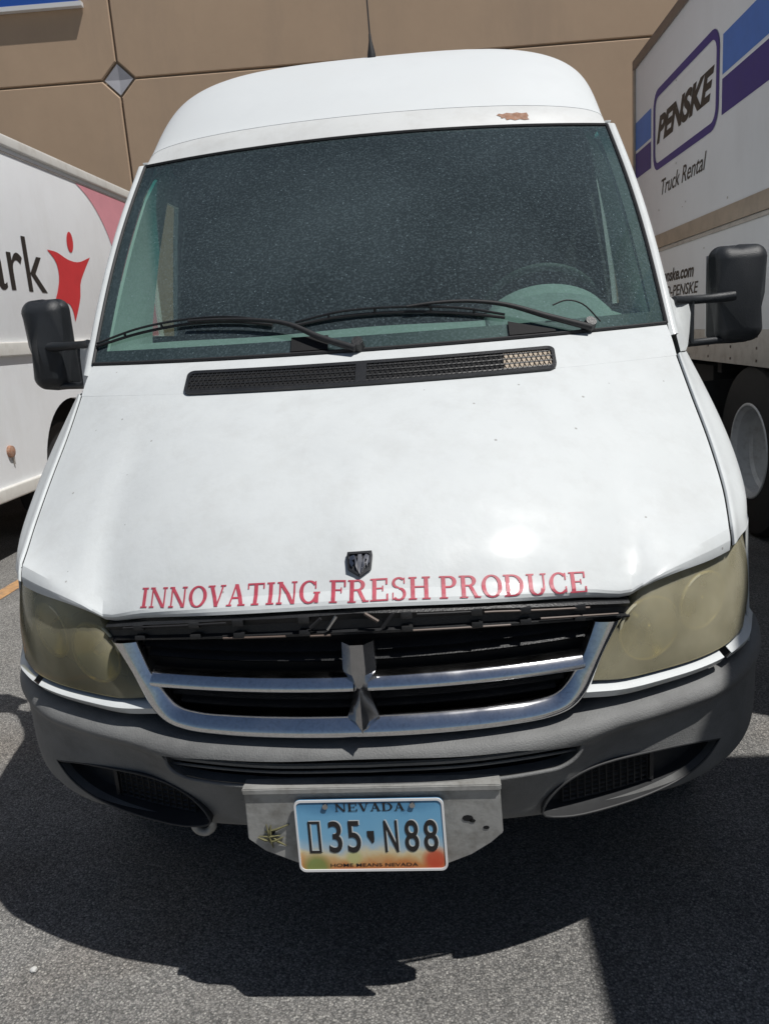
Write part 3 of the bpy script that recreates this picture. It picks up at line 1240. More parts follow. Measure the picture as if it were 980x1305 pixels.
# drip clips at the roof corners
for s in (-1, 1):
    e = roof_pt(math.pi / 2, .14)
    box('drip_clip', (s * (e[0] + .012) - .010, e[1] - .01, e[2] + .004), (s * (e[0] + .012) + .010, e[1] + .015, e[2] + .010), 'headerwhite', VAN, .002)
# antenna
ab = ROOF.ray_cast(Vector((.0, 1.93, 4)), Vector((0, 0, -1)))[0]
ANT = tube_obj('antenna', [ab + Vector((0, 0, -.005)), ab + Vector((0, 0, .012)), ab + Vector((-.001, .006, .06)), ab + Vector((-.002, .012, .085))], [.0165, .0155, .006, .0045], 'rubber', VAN, 10)
tube_obj('mast', [ab + Vector((-.002, .012, .083)), ab + Vector((-.012, .06, .5))], [.0032, .002], 'rubber', ANT, 6)

# ---- body sides
def body_x(z):
    return float(np.interp(z, [.30, .45, .7, 1.0, 1.3, 1.6, 1.9, 2.17], [.92, .94, .958, .966, .962, .944, .91, .872]))


def pillar(v, k):
    """k 0: glass edge .. 1: outer edge .. 2: round the side"""
    g0 = glass_pt(1.004, v)
    a = g0 + np.array([.004, .003, .002])
    b = g0 + np.array([.020, .004, .006])
    c = g0 + np.array([.034, .026, .006])
    d = g0 + np.array([.040, .075, .0])
    return cr([a, b, c, d], 1, [k])[0]


for s in (1, -1):
    A = np.array([[pillar(v, k) for k in np.linspace(0, 1, 9)] for v in np.linspace(-.05, 1.0, 24)])
    edge = [roof_pt(math.pi / 2, q) for q in (.10, .17, .30, .5)]
    cap = []
    for q, (e, k1) in enumerate(zip(edge, (.85, .6, .35, .15))):
        cap.append([e + np.array([-.004, -.004, .004]) + (A[-1][j] - A[-1][0]) * np.array([.55, .5, .4]) * k1 + np.array([.004, .0, -.004]) for j in range(9)])
    A = np.concatenate([A, np.array(cap)])
    if s < 0:
        A = mx(A)
    sheet('windshield_pillar', A, 'white', VAN, thick=.003, flip=(s < 0), angle=60)


def front_y(z):
    if z > 1.41:
        v = (z - 1.417) / (2.077 - 1.417)
        return float(glass_pt(1.0, min(v, 1.1))[1]) + float(np.interp(z, [2.0, 2.15], [.06, .16]))
    return float(np.interp(z, [.3, .95, 1.333, 1.41], [1.42, 1.36, .915, .955]))


def front_x(z):
    v = (z - 1.417) / (2.077 - 1.417)
    if z > 1.41:
        return float(glass_pt(1.0, min(v, 1.1))[0]) + float(np.interp(z, [1.95, 2.08, 2.15], [.041, .028, .012]))
    return float(np.interp(z, [.3, .95, 1.333, 1.41], [.93, .955, .892, .874]))


def side_pt(z, t, yb=2.12, off=0.0):
    e = min(1, t * 1.5)
    e = 1 - (1 - e) ** 2
    return np.array([front_x(z) + (body_x(z) - front_x(z)) * e - off, front_y(z) + (yb - front_y(z)) * t, z])


zlow = list(np.linspace(.42, 1.40, 12))
zwin = list(np.linspace(1.50, 2.03, 9))
for s in (1, -1):
    def Q(A):
        return mx(A) if s < 0 else np.array(A)
    fl = s < 0
    low = Q([[side_pt(z, t) for t in np.linspace(0, 1, 14)] for z in zlow + [1.50]])
    door = sheet('front_door', low, 'white', VAN, thick=.01, flip=fl)
    sheet('window_frame', Q([[side_pt(z, t) for t in np.linspace(0, .10, 4)] for z in zwin]), 'white', door, thick=.02, flip=fl)
    sheet('window_frame', Q([[side_pt(z, t) for t in np.linspace(.93, 1, 4)] for z in zwin]), 'white', door, thick=.02, flip=fl)
    sheet('window_frame', Q([[side_pt(z, t) for t in np.linspace(0, 1, 12)] for z in (2.03, 2.07, 2.11, 2.15)]), 'white', door, thick=.02, flip=fl)
    sheet('side_window', Q([[side_pt(z, t, off=.012) for t in np.linspace(.09, .94, 12)] for z in np.linspace(1.49, 2.04, 9)]), 'sideglass', door)
    # pale inner trim, widened to stand in for a reflection on the side glass
    tr = []
    for z in np.linspace(1.38, 2.10, 10):
        y1 = np.interp(z, [1.38, 1.51, 1.78, 2.02, 2.10], [1.34, 1.36, 1.52, 1.70, 1.76])
        y0 = front_y(z) - .05
        tr.append([(np.interp(q, [0, .3, 1], [front_x(z) - .066, front_x(z) - .062, .815 - .03 * (z - 1.5)]), y0 + (y1 - y0) * q, z) for q in np.linspace(0, 1, 8)])
    sheet('door_trim', Q(tr), 'trim', door, thick=.01, flip=fl)
    post = [[(body_x(z) - .05 - .05 * q, np.interp(z, [1.3, 1.51, 2.02, 2.15], [1.90, 1.93, 2.07, 2.10]) + .06 * q, z) for q in np.linspace(0, 1, 4)] for z in np.linspace(1.3, 2.15, 8)]
    sheet('door_post', Q(post), 'dark_int', door, thick=.02, flip=fl)
    # load area side behind the door, with the wheel opening
    rear = Q([[(body_x(z), y, z) for y in np.linspace(2.13, 5.9, 20)] for z in list(np.linspace(.42, 2.15, 22))])
    sheet('side_panel', rear, 'white', VAN, thick=.004, flip=fl)
# rear end, bulkhead, floor, underbody
prism('rear_door', [(-.86, .45), (.86, .45), (.93, 1.2), (.86, 2.15), (.7, 2.5), (.3, 2.56), (-.3, 2.56), (-.7, 2.5), (-.86, 2.15), (-.93, 1.2)], 1, 5.86, 5.90, 'white', VAN)
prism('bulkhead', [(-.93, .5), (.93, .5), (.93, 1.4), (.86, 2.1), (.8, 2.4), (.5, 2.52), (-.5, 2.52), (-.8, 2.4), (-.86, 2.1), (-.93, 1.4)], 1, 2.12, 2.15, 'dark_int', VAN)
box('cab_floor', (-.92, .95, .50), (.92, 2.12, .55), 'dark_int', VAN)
box('underbody', (-.80, .62, .34), (.80, 5.8, .48), 'under', VAN)
box('leak_blocker', (-.58, .23, .452), (.58, .70, .462), 'under', VAN)  # unseen dark boxes added to block sunlight leaking under the bumper
box('leak_blocker', (-.325, .06, .450), (.325, .228, .460), 'under', VAN)
for s_ in (-1, 1):
    box('leak_blocker', (min(s_ * .33, s_ * .60), .215, .440), (max(s_ * .33, s_ * .60), .228, .56), 'under', VAN)
    box('leak_panel', (min(s_ * .585, s_ * .83), .37, .50), (max(s_ * .585, s_ * .83), .64, .515), 'under', VAN)  # unseen panel added to stop sunlight leaking through the fender joint
box('engine_bay', (-.58, .36, .45), (.58, .95, .80), 'under', VAN)
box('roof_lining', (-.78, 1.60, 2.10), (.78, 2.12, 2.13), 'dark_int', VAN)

# ---- fenders
GAPC = cr(Gc, 40)
OUT = [(.887, .895, 1.338), (.905, .775, 1.236), (.917, .671, 1.147), (.918, .575, 1.072), (.902, .468, 1.008), (.872, .374, .958)]


def gap_at(z):
    i = np.argsort(GAPC[:, 2])
    return np.array([np.interp(z, GAPC[i, 2], GAPC[i, 0]), np.interp(z, GAPC[i, 2], GAPC[i, 1]), z])


outc = cr(OUT, 30)


def out_at(z):
    i = np.argsort(outc[:, 2])
    return np.array([np.interp(z, outc[i, 2], outc[i, 0]), np.interp(z, outc[i, 2], outc[i, 1]), z])


for s in (1, -1):
    A = []
    for z in np.linspace(1.335, .958, 26):
        gq = gap_at(z) + np.array([.0045, .004, 0])
        if z < .99:
            k = (.99 - z) / (.99 - .958)
            gq = gq * (1 - k) + np.array([.795, .250, .956]) * k
            gq[2] = z - .008 * k
        o = out_at(z)
        A.append(cr([gq, gq + np.array([.004, -.003, .004]), gq * .62 + o * .38 + np.array([0, -.006, .003]), o, o + np.array([.036, .16, -.004]), np.array([.957, o[1] + .42, z - .02])], 22))
    A = np.array(A)
    A = mx(A) if s < 0 else A
    fen = sheet('fender', A, 'white', VAN, thick=.004, flip=(s > 0), angle=50)
    # lower flank behind the headlamp, down to the bumper
    Bq = []
    for z in np.linspace(.955, .55, 14):
        x0 = np.interp(z, [.55, .70, .76, .84, .955], [.868, .868, .860, .868, .876])
        y0 = np.interp(z, [.55, .70, .76, .84, .955], [.34, .33, .32, .352, .384])
        Bq.append(cr([(x0, y0, z), (x0 + .035, y0 + .09, z), (x0 + .075, y0 + .26, z), (.958, y0 + .42, z)], 10))
    Bq = np.array(Bq)
    Bq = mx(Bq) if s < 0 else Bq
    sheet('flank', Bq, 'white', fen, thick=.004, flip=(s > 0))

# black shadow gap under hood / fender joints
for s in (1, -1):
    P = np.array(GAPC)
    A = np.stack([P + np.array([-.012, 0, -.006]), P + np.array([.014, .004, -.006])], 1)
    A = mx(A) if s < 0 else A
    sheet('panel_gap', A, 'gap', VAN)

# ---- wheels of the van
def wheel(name, parent, loc, R, width, rim_r, side, dual=False, rimmat='rimwhite'):
    """side +1: outer face looks to +x"""
    w = width / 2
    rr = rim_r
    tp = [(-w, rr), (-w * 1.02, (rr + R) / 2), (-w * .92, R * .965), (-w * .7, R), (w * .7, R), (w * .92, R * .965), (w * 1.02, (rr + R) / 2), (w, rr)]
    v, f = lathe_x(tp, 48)
    t = mesh_obj(name, [(loc[0] + side * x, loc[1] + y, loc[2] + z) for x, y, z in v], f, 'tyre', parent)
    if dual:
        rpf = [(w * .98, rr * 1.045), (w * 1.04, rr * 1.02), (w * 1.03, rr * .985), (w * .92, rr * .965), (w * .80, rr * .905), (w * .25, rr * .895), (w * .10, rr * .83), (-w * .35, rr * .815), (-w * .5, rr * .76), (-w * 1.0, rr * .74), (-w * 1.2, rr * .66), (-w * 1.15, rr * .44),
               (-w * .9, rr * .38), (-w * .5, rr * .32), (-w * .45, .02), (-w * 1.4, .02), (-w * 1.4, rr * .9), (-w, rr)]
    else:
        rpf = [(w * .95, rr * 1.03), (w * .97, rr), (w * .7, rr * .93), (w * .35, rr * .86), (w * .55, rr * .55), (w * .6, rr * .3), (w * .5, .02), (-w, .02), (-w, rr)]
    v, f = lathe_x(rpf, 48)
    rim = mesh_obj('rim', [(loc[0] + side * x, loc[1] + y, loc[2] + z) for x, y, z in v], f, rimmat, t)
    for k in range(8):
        a = 2 * math.pi * k / 8
        xo = -1.2 * w if dual else .5 * w
        c = (loc[0] + side * xo, loc[1] + rr * .56 * math.cos(a), loc[2] + rr * .56 * math.sin(a))
        tube_obj('wheel_nut', [c, (c[0] + side * .03, c[1], c[2])], .012, 'silver', rim, 6)
    return t


for s in (-1, 1):
    for y in (1.0, 4.55):
        wheel('wheel', VAN, (s * .83, y, .345), .345, .215, .2, s, rimmat='silver')

# ---- headlamps
HT = [(.553, .136, .880), (.575, .124, .905), (.63, .143, .919), (.74, .214, .927), (.789, .250, .935), (.830, .303, .946), (.866, .372, .950)]
HB = [(.455, .066, .737), (.52, .080, .731), (.61, .118, .730), (.70, .163, .732), (.763, .202, .739), (.802, .236, .748), (.826, .262, .757)]
HI = [(.553, .136, .880), (.505, .098, .809), (.455, .066, .737)]
HO = [(.866, .372, .950), (.868, .352, .890), (.858, .318, .820), (.826, .262, .757)]
n = 21
ht, hb, hi, ho = cr(HT, n), cr(HB, n), cr(HI, n), cr(HO, n)
LE = np.zeros((n, n, 3))
for i in range(n):
    for j in range(n):
        a, b = i / (n - 1), j / (n - 1)
        ruled1 = ht[j] * (1 - a) + hb[j] * a
        ruled2 = hi[i] * (1 - b) + ho[i] * b
        bil = (ht[0] * (1 - b) + ht[-1] * b) * (1 - a) + (hb[0] * (1 - b) + hb[-1] * b) * a
        LE[i, j] = ruled1 + ruled2 - bil + np.array([.45, -.85, .2]) * .010 * math.sin(math.pi * a) ** .8 * math.sin(math.pi * b) ** .8 + np.array([-.002, .016, -.002]) * (1 - a) ** 2
for s in (1, -1):
    A = LE if s > 0 else mx(LE)
    lens = sheet('headlight', A, 'lens', VAN, thick=.003, flip=(s < 0))
    inn = LE + np.array([-.03, .085, -.004])
    inn = inn * .94 + inn.mean((0, 1)) * .06
    sheet('lamp_housing', inn if s > 0 else mx(inn), 'housing', lens)
    # rim that closes the lamp between lens and housing
    ring = np.concatenate([LE[0], LE[1:, -1], LE[-1, ::-1][1:], LE[::-1, 0][1:]])
    ring2 = np.concatenate([inn[0], inn[1:, -1], inn[-1, ::-1][1:], inn[::-1, 0][1:]])
    R3 = np.stack([ring, ring2])
    sheet('lamp_rim', R3 if s > 0 else mx(R3), 'gap', lens)
    # two reflector bowls
    for (cx, cy, cz, rad) in ((.592, .150, .812, .066), (.722, .222, .842, .060)):
        v, f = [], []
        for k in range(7):
            q = k / 6
            for a in range(24):
                t = 2 * math.pi * a / 24
                v.append((s * (cx + rad * q * math.cos(t)), cy + .026 - .034 * q * q + rad * q * math.cos(t) * (.50 if cx < .65 else .85), cz + rad * q * math.sin(t)))
        for k in range(6):
            for a in range(24):
                f.append((k * 24 + a, k * 24 + (a + 1) % 24, (k + 1) * 24 + (a + 1) % 24, (k + 1) * 24 + a))
        bowl = mesh_obj('reflector', v, f, 'reflector', lens)
        tube_obj('bulb', [(s * cx, cy + .024, cz), (s * cx, cy + .002, cz), (s * cx, cy - .006, cz)], [.011, .011, .005], 'silver', bowl, 10)
        tube_obj('reflector_ring', [(s * (cx + rad * 1.02 * math.cos(t)), cy - .008 + rad * math.cos(t) * (.50 if cx < .65 else .85), cz + rad * 1.02 * math.sin(t)) for t in np.linspace(0, 2 * math.pi, 33)[:-1]], .0035, 'housing', bowl, 6, closed=True)
    # body-coloured strip below the lamp, in two pieces
    tb = cr([(p[0], p[1] - .004, p[2] - .008) for p in [(.446, .062, .735)] + HB[1:]] + [(.872, .36, .775)], 40)
    bb = cr([(.436, .050, .700), (.52, .070, .694), (.61, .110, .694), (.70, .155, .697), (.763, .192, .703), (.81, .232, .709), (.846, .272, .714), (.885, .36, .722)], 40)
    prs = []
    for a, b in zip(tb, bb):
        mid = (a + b) / 2 + np.array([.006, -.012, .004])
        sb = np.array([0, .014, 0])
        prs.append([a + np.array([0, .012, .001]) + sb, a + sb * .6, mid + sb * .8, b + sb, b + np.array([0, .012, -.001]) + sb])
    prs = np.array(prs).transpose(1, 0, 2)
    kx = int(np.argmin(abs(tb[:, 0] - .765)))
    for sl_ in (slice(0, kx), slice(kx + 1, 40)):
        P = prs[:, sl_]
        sheet('lamp_strip', P if s > 0 else mx(P), 'white', VAN, thick=.002, flip=(s < 0), angle=50)

# ---- bumper
BP = np.array([(0, 0.0), (.2, .008), (.38, .045), (.5, .085), (.65, .15), (.76, .21), (.85, .29), (.91, .39), (.945, .52), (.955, .78)])
NB = 120
bpl = cr(BP, NB)
tang = np.gradient(bpl, axis=0)
tang /= np.linalg.norm(tang, axis=1, keepdims=True)
onrm = np.stack([tang[:, 1], -tang[:, 0]], 1)


def b_top(x):
    return np.interp(x, [0, .36, .44, .5, .60, .70, .80, .88, .955], [.662, .663, .670, .678, .680, .684, .692, .698, .702])


def b_bot(x):
    return np.interp(x, [0, .25, .40, .55, .66, .75, .82, .90, .955], [.425, .425, .416, .412, .414, .424, .436, .455, .46])


def bumper_rows(off=0.0):
    H = []
    for q in range(11):
        row = []
        for i in range(NB):
            x = bpl[i][0]
            zt, zb = b_top(x), b_bot(x)
            lv = [(-.075, zt + .002), (-.028, zt), (.002, zt - .006), (.022, zt - .018), (.030, zt - .034), (.022, zt - .050), (.004, zt - .066), (-.008, zt - .10),
                  (-.022, zb + .050), (-.036, zb + .012), (-.062, zb)]
            d, z = lv[q]
            if q >= 7:
                d += (.006, .018, .024, .024)[q - 7] * float(np.interp(x, [.5, .68], [0, 1]))
            if d > 0:
                d *= float(np.interp(x, [0, .40, .55, .72, .84, .95], [1.1, 1.1, 1.15, 1.0, .40, .2]))
            if 5 <= q <= 7:
                d += (.006, .018, .016)[q - 5] * float(np.interp(x, [0, .40, .52], [1, 1, 0]))
            d += off
            if off:
                z = max(zb + .012, min(zt - .012, z))
            p = bpl[i] + onrm[i] * d
            row.append((max(p[0], 0) if i else 0, p[1], z))
        H.append(row)
    H = np.array(H)
    return mirror_full(H)


def resample_rows(A, n):
    return np.array([cr(A[:, j], n) for j in range(A.shape[1])]).transpose(1, 0, 2)


outer = resample_rows(bumper_rows(), 44)
inner = resample_rows(bumper_rows(-.03), 44)
R_, C_ = outer.shape[:2]
v1, f1 = grid(outer)
v2 = inner.reshape(-1, 3)
N_ = len(v1)
f = list(f1) + [tuple(N_ + i for i in reversed(q)) for q in f1]
for j in range(C_ - 1):
    f.append((j, N_ + j, N_ + j + 1, j + 1))
    a = (R_ - 1) * C_
    f.append((a + j, a + j + 1, N_ + a + j + 1, N_ + a + j))
for i in range(R_ - 1):
    f.append((i * C_, (i + 1) * C_, N_ + (i + 1) * C_, N_ + i * C_))
    a = C_ - 1
    f.append((i * C_ + a, N_ + i * C_ + a, N_ + (i + 1) * C_ + a, (i + 1) * C_ + a))
bumper = mesh_obj('bumper', np.vstack([v1, v2]), f, 'bumper', VAN)


def b_y(x, off=0.0):
    p = bpl + onrm * off
    return float(np.interp(abs(x), p[:, 0], p[:, 1]))


INT = [(-.432, .622), (-.424, .590), (-.392, .572), (-.34, .566), (0, .567), (.34, .564), (.392, .568), (.424, .586), (.434, .612), (.30, .628), (0, .634), (-.30, .630)]
FOG = [(.768, .512), (.70, .527), (.61, .537), (.50, .541), (.44, .532), (.390, .508), (.357, .472), (.352, .452), (.40, .437), (.50, .434), (.60, .440), (.67, .452), (.730, .478)]
FOGS = [tuple(p) for p in cr(np.array(FOG + [FOG[0]]), 44)[:-1]]
cut = [prism('c', INT, 1, -.3, .30, 'gap', None)]
for s in (1, -1):
    cut.append(prism('c', [(s * x, z) for x, z in FOGS], 1, -.3, .42, 'gap', None))
boolean_cut(bumper, cut)
# lips along the openings
pts = [(x, b_y(x, .016) - .002, z) for x, z in cr(np.array(INT + [INT[0]]), 90)[:-1]]
tube_obj('intake_lip', pts, .0045, 'bumper', bumper, 8, closed=True)
A = [[(x, b_y(x, -.045), z) for x in np.linspace(-.46, .46, 31)] for z in (.545, .60, .655)]
sheet('intake_back', A, 'gap', bumper)
for z, rr in ((.602, .0055), (.588, .003)):
    tube_obj('intake_bar', [(x, b_y(x, -.002), z) for x in np.linspace(-.425, .425, 31)], rr, 'bumper', bumper, 6)
for s in (1, -1):
    fm = np.mean(FOGS, 0)
    ring = [[(s * (fm[0] + (x - fm[0]) * k), b_y(fm[0] + (x - fm[0]) * k, d), fm[1] + (z - fm[1]) * k) for x, z in FOGS] for k, d in ((1.015, -.006), (1.0, -.03), (.97, -.052), (.93, -.058), (.6, -.058), (.3, -.056))]
    v, f = grid(np.array(ring), closed_u=True)
    f = list(f) + [tuple(range(5 * len(FOGS), 6 * len(FOGS)))]
    rec = mesh_obj('fog_recess', v, f, 'bumperdark', bumper)
    pts = [(s * x, b_y(x, -.004), z) for x, z in FOGS]
    tube_obj('recess_lip', pts, .0025, 'bumperdark', rec, 6, closed=True)
    # dark grid in the inner half of the recess
    v, f = [], []
    for k in range(9):
        z = .445 + .011 * k
        vv, ff = tube([(s * x, b_y(x, -.046), z) for x in np.linspace(max(.40, .372 + abs(z - .47) * .6), .60, 12)], .0026, 4)
        b = len(v)
        v += list(vv)
        f += [tuple(b + i for i in q) for q in ff]
    for k in range(13):
        x = .40 + .0165 * k
        vv, ff = tube([(s * x, b_y(x, -.044), z) for z in (.447, .49, .527)], .0026, 4)
        b = len(v)
        v += list(vv)
        f += [tuple(b + i for i in q) for q in ff]
    mesh_obj('recess_grid', v, f, 'black', rec, kind='stuff')
    box('grid_edge', (s * .605 - .004, b_y(.605, -.05), .448), (s * .605 + .004, b_y(.605, -.035), .530), 'black', rec)
# towing eye below the bumper
tube_obj('tow_eye', [(-.40 + .022 * math.cos(a), .13, .392 + .022 * math.sin(a)) for a in np.linspace(0, 2 * math.pi, 17)[:-1]], .009, 'bracket', VAN, 8, closed=True)

# ---- number plate bracket and plate
BR = [(-.252, .568), (.263, .563), (.2655, .457), (.24, .434), (.200, .408), (.153, .389), (-.158, .398), (-.221, .427), (-.254, .456)]
BY = -.022
bracket = prism('plate_bracket', BR, 1, BY, .012, 'bracket', VAN, bevel=.002)
prism('bracket_lip', [(-.254, .560), (.265, .555), (.265, .568), (-.254, .573)], 1, BY - .006, .012, 'bracket', bracket, bevel=.002)
for (cx, cz, rr) in ((.196, .492, .007), (.205, .486, .004), (-.205, .472, .006), (.232, .470, .004)):
    prism('bracket_hole', [(cx + rr * math.cos(a) * 1.6, cz + rr * math.sin(a)) for a in np.linspace(0, 2 * math.pi, 9)[:-1]], 1, BY - .0012, BY + .002, 'gap', bracket)
for k in range(7):
    a = random.uniform(0, 6.28)
    c = (-.205 + random.uniform(-.018, .018), .468 + random.uniform(-.018, .02))
    L_ = random.uniform(.012, .03)
    tube_obj('leaf_scrap', [(c[0] - L_ * math.cos(a), BY - .002, c[1] - L_ * math.sin(a)), (c[0], BY - .006, c[1]), (c[0] + L_ * math.cos(a), BY - .002, c[1] + L_ * math.sin(a))],
             [.001, .0028, .001], 'debris', bracket, 5)

PZ0, PZ1 = .395, .545


def plate_pt(x, z, off):
    t = (z - PZ0) / (PZ1 - PZ0)
    y = -.047 + .018 * t
    return (x + .0015 * (1 - 2 * t) + .001, y - off, z - .010 * x + .0015)


def rr2(x0, x1, z0, z1, r, k=5):
    out = []
    for cx, cz, a in ((x1 - r, z1 - r, 0), (x0 + r, z1 - r, 90), (x0 + r, z0 + r, 180), (x1 - r, z0 + r, 270)):
        for i in range(k + 1):
            t = math.radians(a + 90 * i / k)
            out.append((cx + r * math.cos(t), cz + r * math.sin(t)))
    return out


MT['plate'] = plate_mat(PZ0, PZ1)
po = rr2(-.150, .150, PZ0, PZ1, .013)
n = len(po)
v = [plate_pt(x, z, 0) for x, z in po] + [plate_pt(x, z, .0022) for x, z in po]
plate = mesh_obj('license_plate', v, [tuple(range(n)), tuple(range(n, 2 * n))] + [(i, (i + 1) % n, n + (i + 1) % n, n + i) for i in range(n)], 'plate', VAN, smooth=False)
plate['label'] = 'blue and orange printed licence plate'
pi_ = rr2(-.1455, .1455, PZ0 + .0045, PZ1 - .0045, .010)
v = [plate_pt(x, z, .0024) for x, z in po] + [plate_pt(x * .995, z, .0042) for x, z in po] + [plate_pt(x, z, .0042) for x, z in pi_] + [plate_pt(x, z, .0023) for x, z in pi_]
f = []
for r in range(3):
    f += [(r * n + i, r * n + (i + 1) % n, (r + 1) * n + (i + 1) % n, (r + 1) * n + i) for i in range(n)]
mesh_obj('plate_rim', v, f, 'signwhite', plate)
p, w = serif_word('NEVADA', .05)
polys_mesh('state_name', p, lambda x, y, k: plate_pt(-.068 + x / w * .141, .5205 + y * .0165, .0030 + .00004 * k), 'ink', plate)
MT['emboss'] = mat('painted_relief', (.62, .66, .66), .4)  # pale flat copy offset behind each character, painted as its embossed edge
zt0, zt1 = .4345, .5005
chars = [('0', -.1255, -.1010), ('3', -.0850, -.0580), ('5', -.0475, -.0205), ('N', .0270, .0545), ('8', .0680, .0960), ('8', .1060, .1340)]
for ch, x0, x1 in chars:
    for dx, dz, off, mt_ in ((.0022, .0018, .0029, 'emboss'), (0, 0, .0033, 'ink')):
        if ch == '0':
            t = .0048
            q = rect(x0, zt0, x0 + t, zt1) + rect(x1 - t, zt0, x1, zt1) + rect(x0 + t, zt0, x1 - t, zt0 + t) + rect(x0 + t, zt1 - t, x1 - t, zt1)
            polys_mesh('plate_character' if mt_ == 'ink' else 'character_edge', q, lambda x, y, k: plate_pt(x + dx, y + dz, off), mt_, plate)
        else:
            fit_text('plate_character' if mt_ == 'ink' else 'character_edge', ch, lambda x, z: plate_pt(x + dx, z + dz, off), x0, x1, zt0, zt1, mt_, plate, offset=.012)
nv = [(-.006, .478), (.008, .478), (.008, .462), (.007, .455), (.003, .452), (-.006, .467)]
prism('state_outline', nv, 1, .0029, .0033, 'ink', plate, mapping=lambda q: plate_pt(q[0] - .001, q[2] + .001, q[1]))
fit_text('state_motto', 'HOME MEANS NEVADA', lambda x, z: plate_pt(x, z, .0030), -.086, .090, .4045, .4115, 'ink', plate, offset=.004)
for sx in (-.086, .088):
    bo = tube_obj('plate_bolt', [plate_pt(sx, .5325, .001), plate_pt(sx, .5325, .007)], .0058, 'silver', plate, 8)

# ---- grille
def gy(x, off=0.0):
    return -.004 + .36 * x * x - off


OUTG = cr(np.array([(.527, .860), (.506, .826), (.487, .792), (.470, .752), (.453, .718), (.423, .688), (.380, .674), (.29, .669), (.15, .669), (0, .670)]), 60)
ING = cr(np.array([(.468, .858), (.456, .826), (.443, .795), (.428, .770), (.412, .744), (.388, .722), (.342, .713), (.27, .712), (.14, .713), (0, .714)]), 60)
H = []
for o, i in zip(OUTG, ING):
    sec = [(o[0], gy(o[0], -.022), o[1] - .001)]
    for t, d in ((0, .002), (.05, .010), (.14, .0165), (.26, .0195), (.40, .0185), (.55, .0150), (.70, .0105), (.84, .0060), (.94, .0015), (1, -.004)):
        q = o * (1 - t) + i * t
        sec.append((q[0], gy(q[0], d), q[1]))
    sec.append((i[0], gy(i[0], -.03), i[1]))
    H.append(sec)
H = np.array(H).transpose(1, 0, 2)[:, ::-1]
grille = mesh_obj('grille_surround', *grid(mirror_full(H)), 'chrome', VAN, angle=50)
for s in (1, -1):
    A = []
    for x in np.linspace(.012, .446, 26):
        zt = .797 - .02 * x * x
        A.append([(s * x, gy(x, -.03), zt + .002)] + [(s * x, gy(x, d), zt - h) for h, d in ((0, -.004), (.004, .001), (.009, .005), (.015, .009), (.020, .0115), (.024, .0115), (.027, .009), (.030, .002))] + [(s * x, gy(x, -.03), zt - .031)])
    mesh_obj('grille_bar', *grid(np.array(A).transpose(1, 0, 2)), 'chrome', grille, angle=50)
    # black louvres behind
    for z in (.845, .825, .742, .752 - .027):
        xm = float(np.interp(z, ING[::-1, 1], ING[::-1, 0])) - .004
        A = [[(s * x, gy(x, -.018), z), (s * x, gy(x, -.040), z + .013), (s * x, gy(x, -.044), z + .010), (s * x, gy(x, -.022), z - .004)] for x in np.linspace(0.01, xm, 20)]
        mesh_obj('louvre', *grid(np.array(A), closed_u=False), 'black', grille)
A = np.array([[(x, gy(x, -.05), z) for x in np.linspace(-.53, .53, 31)] for z in (.65, .75, .90)])
sheet('grille_back', A, 'gap', grille)
# crosshair centre piece
cp = [(.0305, .874), (.0325, .820), (.0310, .812), (.0135, .789), (.0150, .770), (.0235, .740), (.0310, .716), (.014, .701), (0, .694)]
LR = []
for w, z in cp:
    yb, yf = gy(0, .004), gy(0, .032 if z > .80 else .034)
    LR.append([(-w, yb + .02, z), (-w, yb - .004, z), (-w * .42, yf + .004, z), (0, yf - (.004 if z < .80 else -.004), z), (w * .42, yf + .004, z), (w, yb - .004, z), (w, yb + .02, z)])
mesh_obj('grille_cross', *grid(np.array(LR) + np.array([.003, 0, 0])), 'darkchrome', grille, angle=20)
# mounting strip where the top bar is missing
def st_z(x, t):
    x = abs(x)
    top = float(np.interp(x, np.array(EDGE)[:4, 0], np.array(EDGE)[:4, 2])) - .007
    bot = .882 - .105 * x * x
    return bot + (top - bot) * t


def st_y(x):
    return gy(x, .0) + .008


xsn = np.linspace(-.546, .546, 45)
A = []
for t, d in ((1.06, .03), (1.0, .004), (.90, -.002), (.80, .008), (.55, .012), (.20, .010), (.12, .0), (0, .001), (-.04, .03)):
    A.append([(x, st_y(x) + d, st_z(x, t)) for x in xsn])
strip = sheet('grille_mount', A, 'black', VAN, thick=.002, angle=25)
for x in (-.46, -.33, -.235, -.10, .10, .235, .33, .44):
    for t0, t1, dd in ((.05, .30, .010), (.62, .92, .008)):
        box('mount_clip', (x - .011, st_y(x) - .006, st_z(x, t0)), (x + .011, st_y(x) + dd, st_z(x, t1)), 'black', strip, .002)
for x0, x1, t, m_ in ((-.50, -.26, .78, 'rubber'), (.12, .235, .80, 'rubber'), (.25, .46, .74, 'railbrown'), (.36, .52, .30, 'railbrown'), (-.27, -.14, .05, 'railbrown'), (.11, .30, .07, 'railbrown'), (-.09, -.05, .02, 'railbrown')):
    tube_obj('mount_wire', [(x, st_y(x) - .002, st_z(x, t)) for x in np.linspace(x0, x1, 12)], .0022, m_, strip, 5)
for x0, z0, x1, z1, m_ in ((-.055, .30, -.035, .85, 'silver'), (.020, .9, .045, .55, 'railbrown'), (.052, .25, .075, .9, 'rubber'), (-.088, .4, -.066, .8, 'rubber')):
    tube_obj('mount_rib', [(x0, st_y(x0) - .004, st_z(x0, z0)), (x1, st_y(x1) - .004, st_z(x1, z1))], .0035, m_, strip, 5)

# ---- wipers
def gl_at(x, z, off):
    u = x / .82
    v = (z - 1.407) / .677
    return glass_pt(u, v, off)


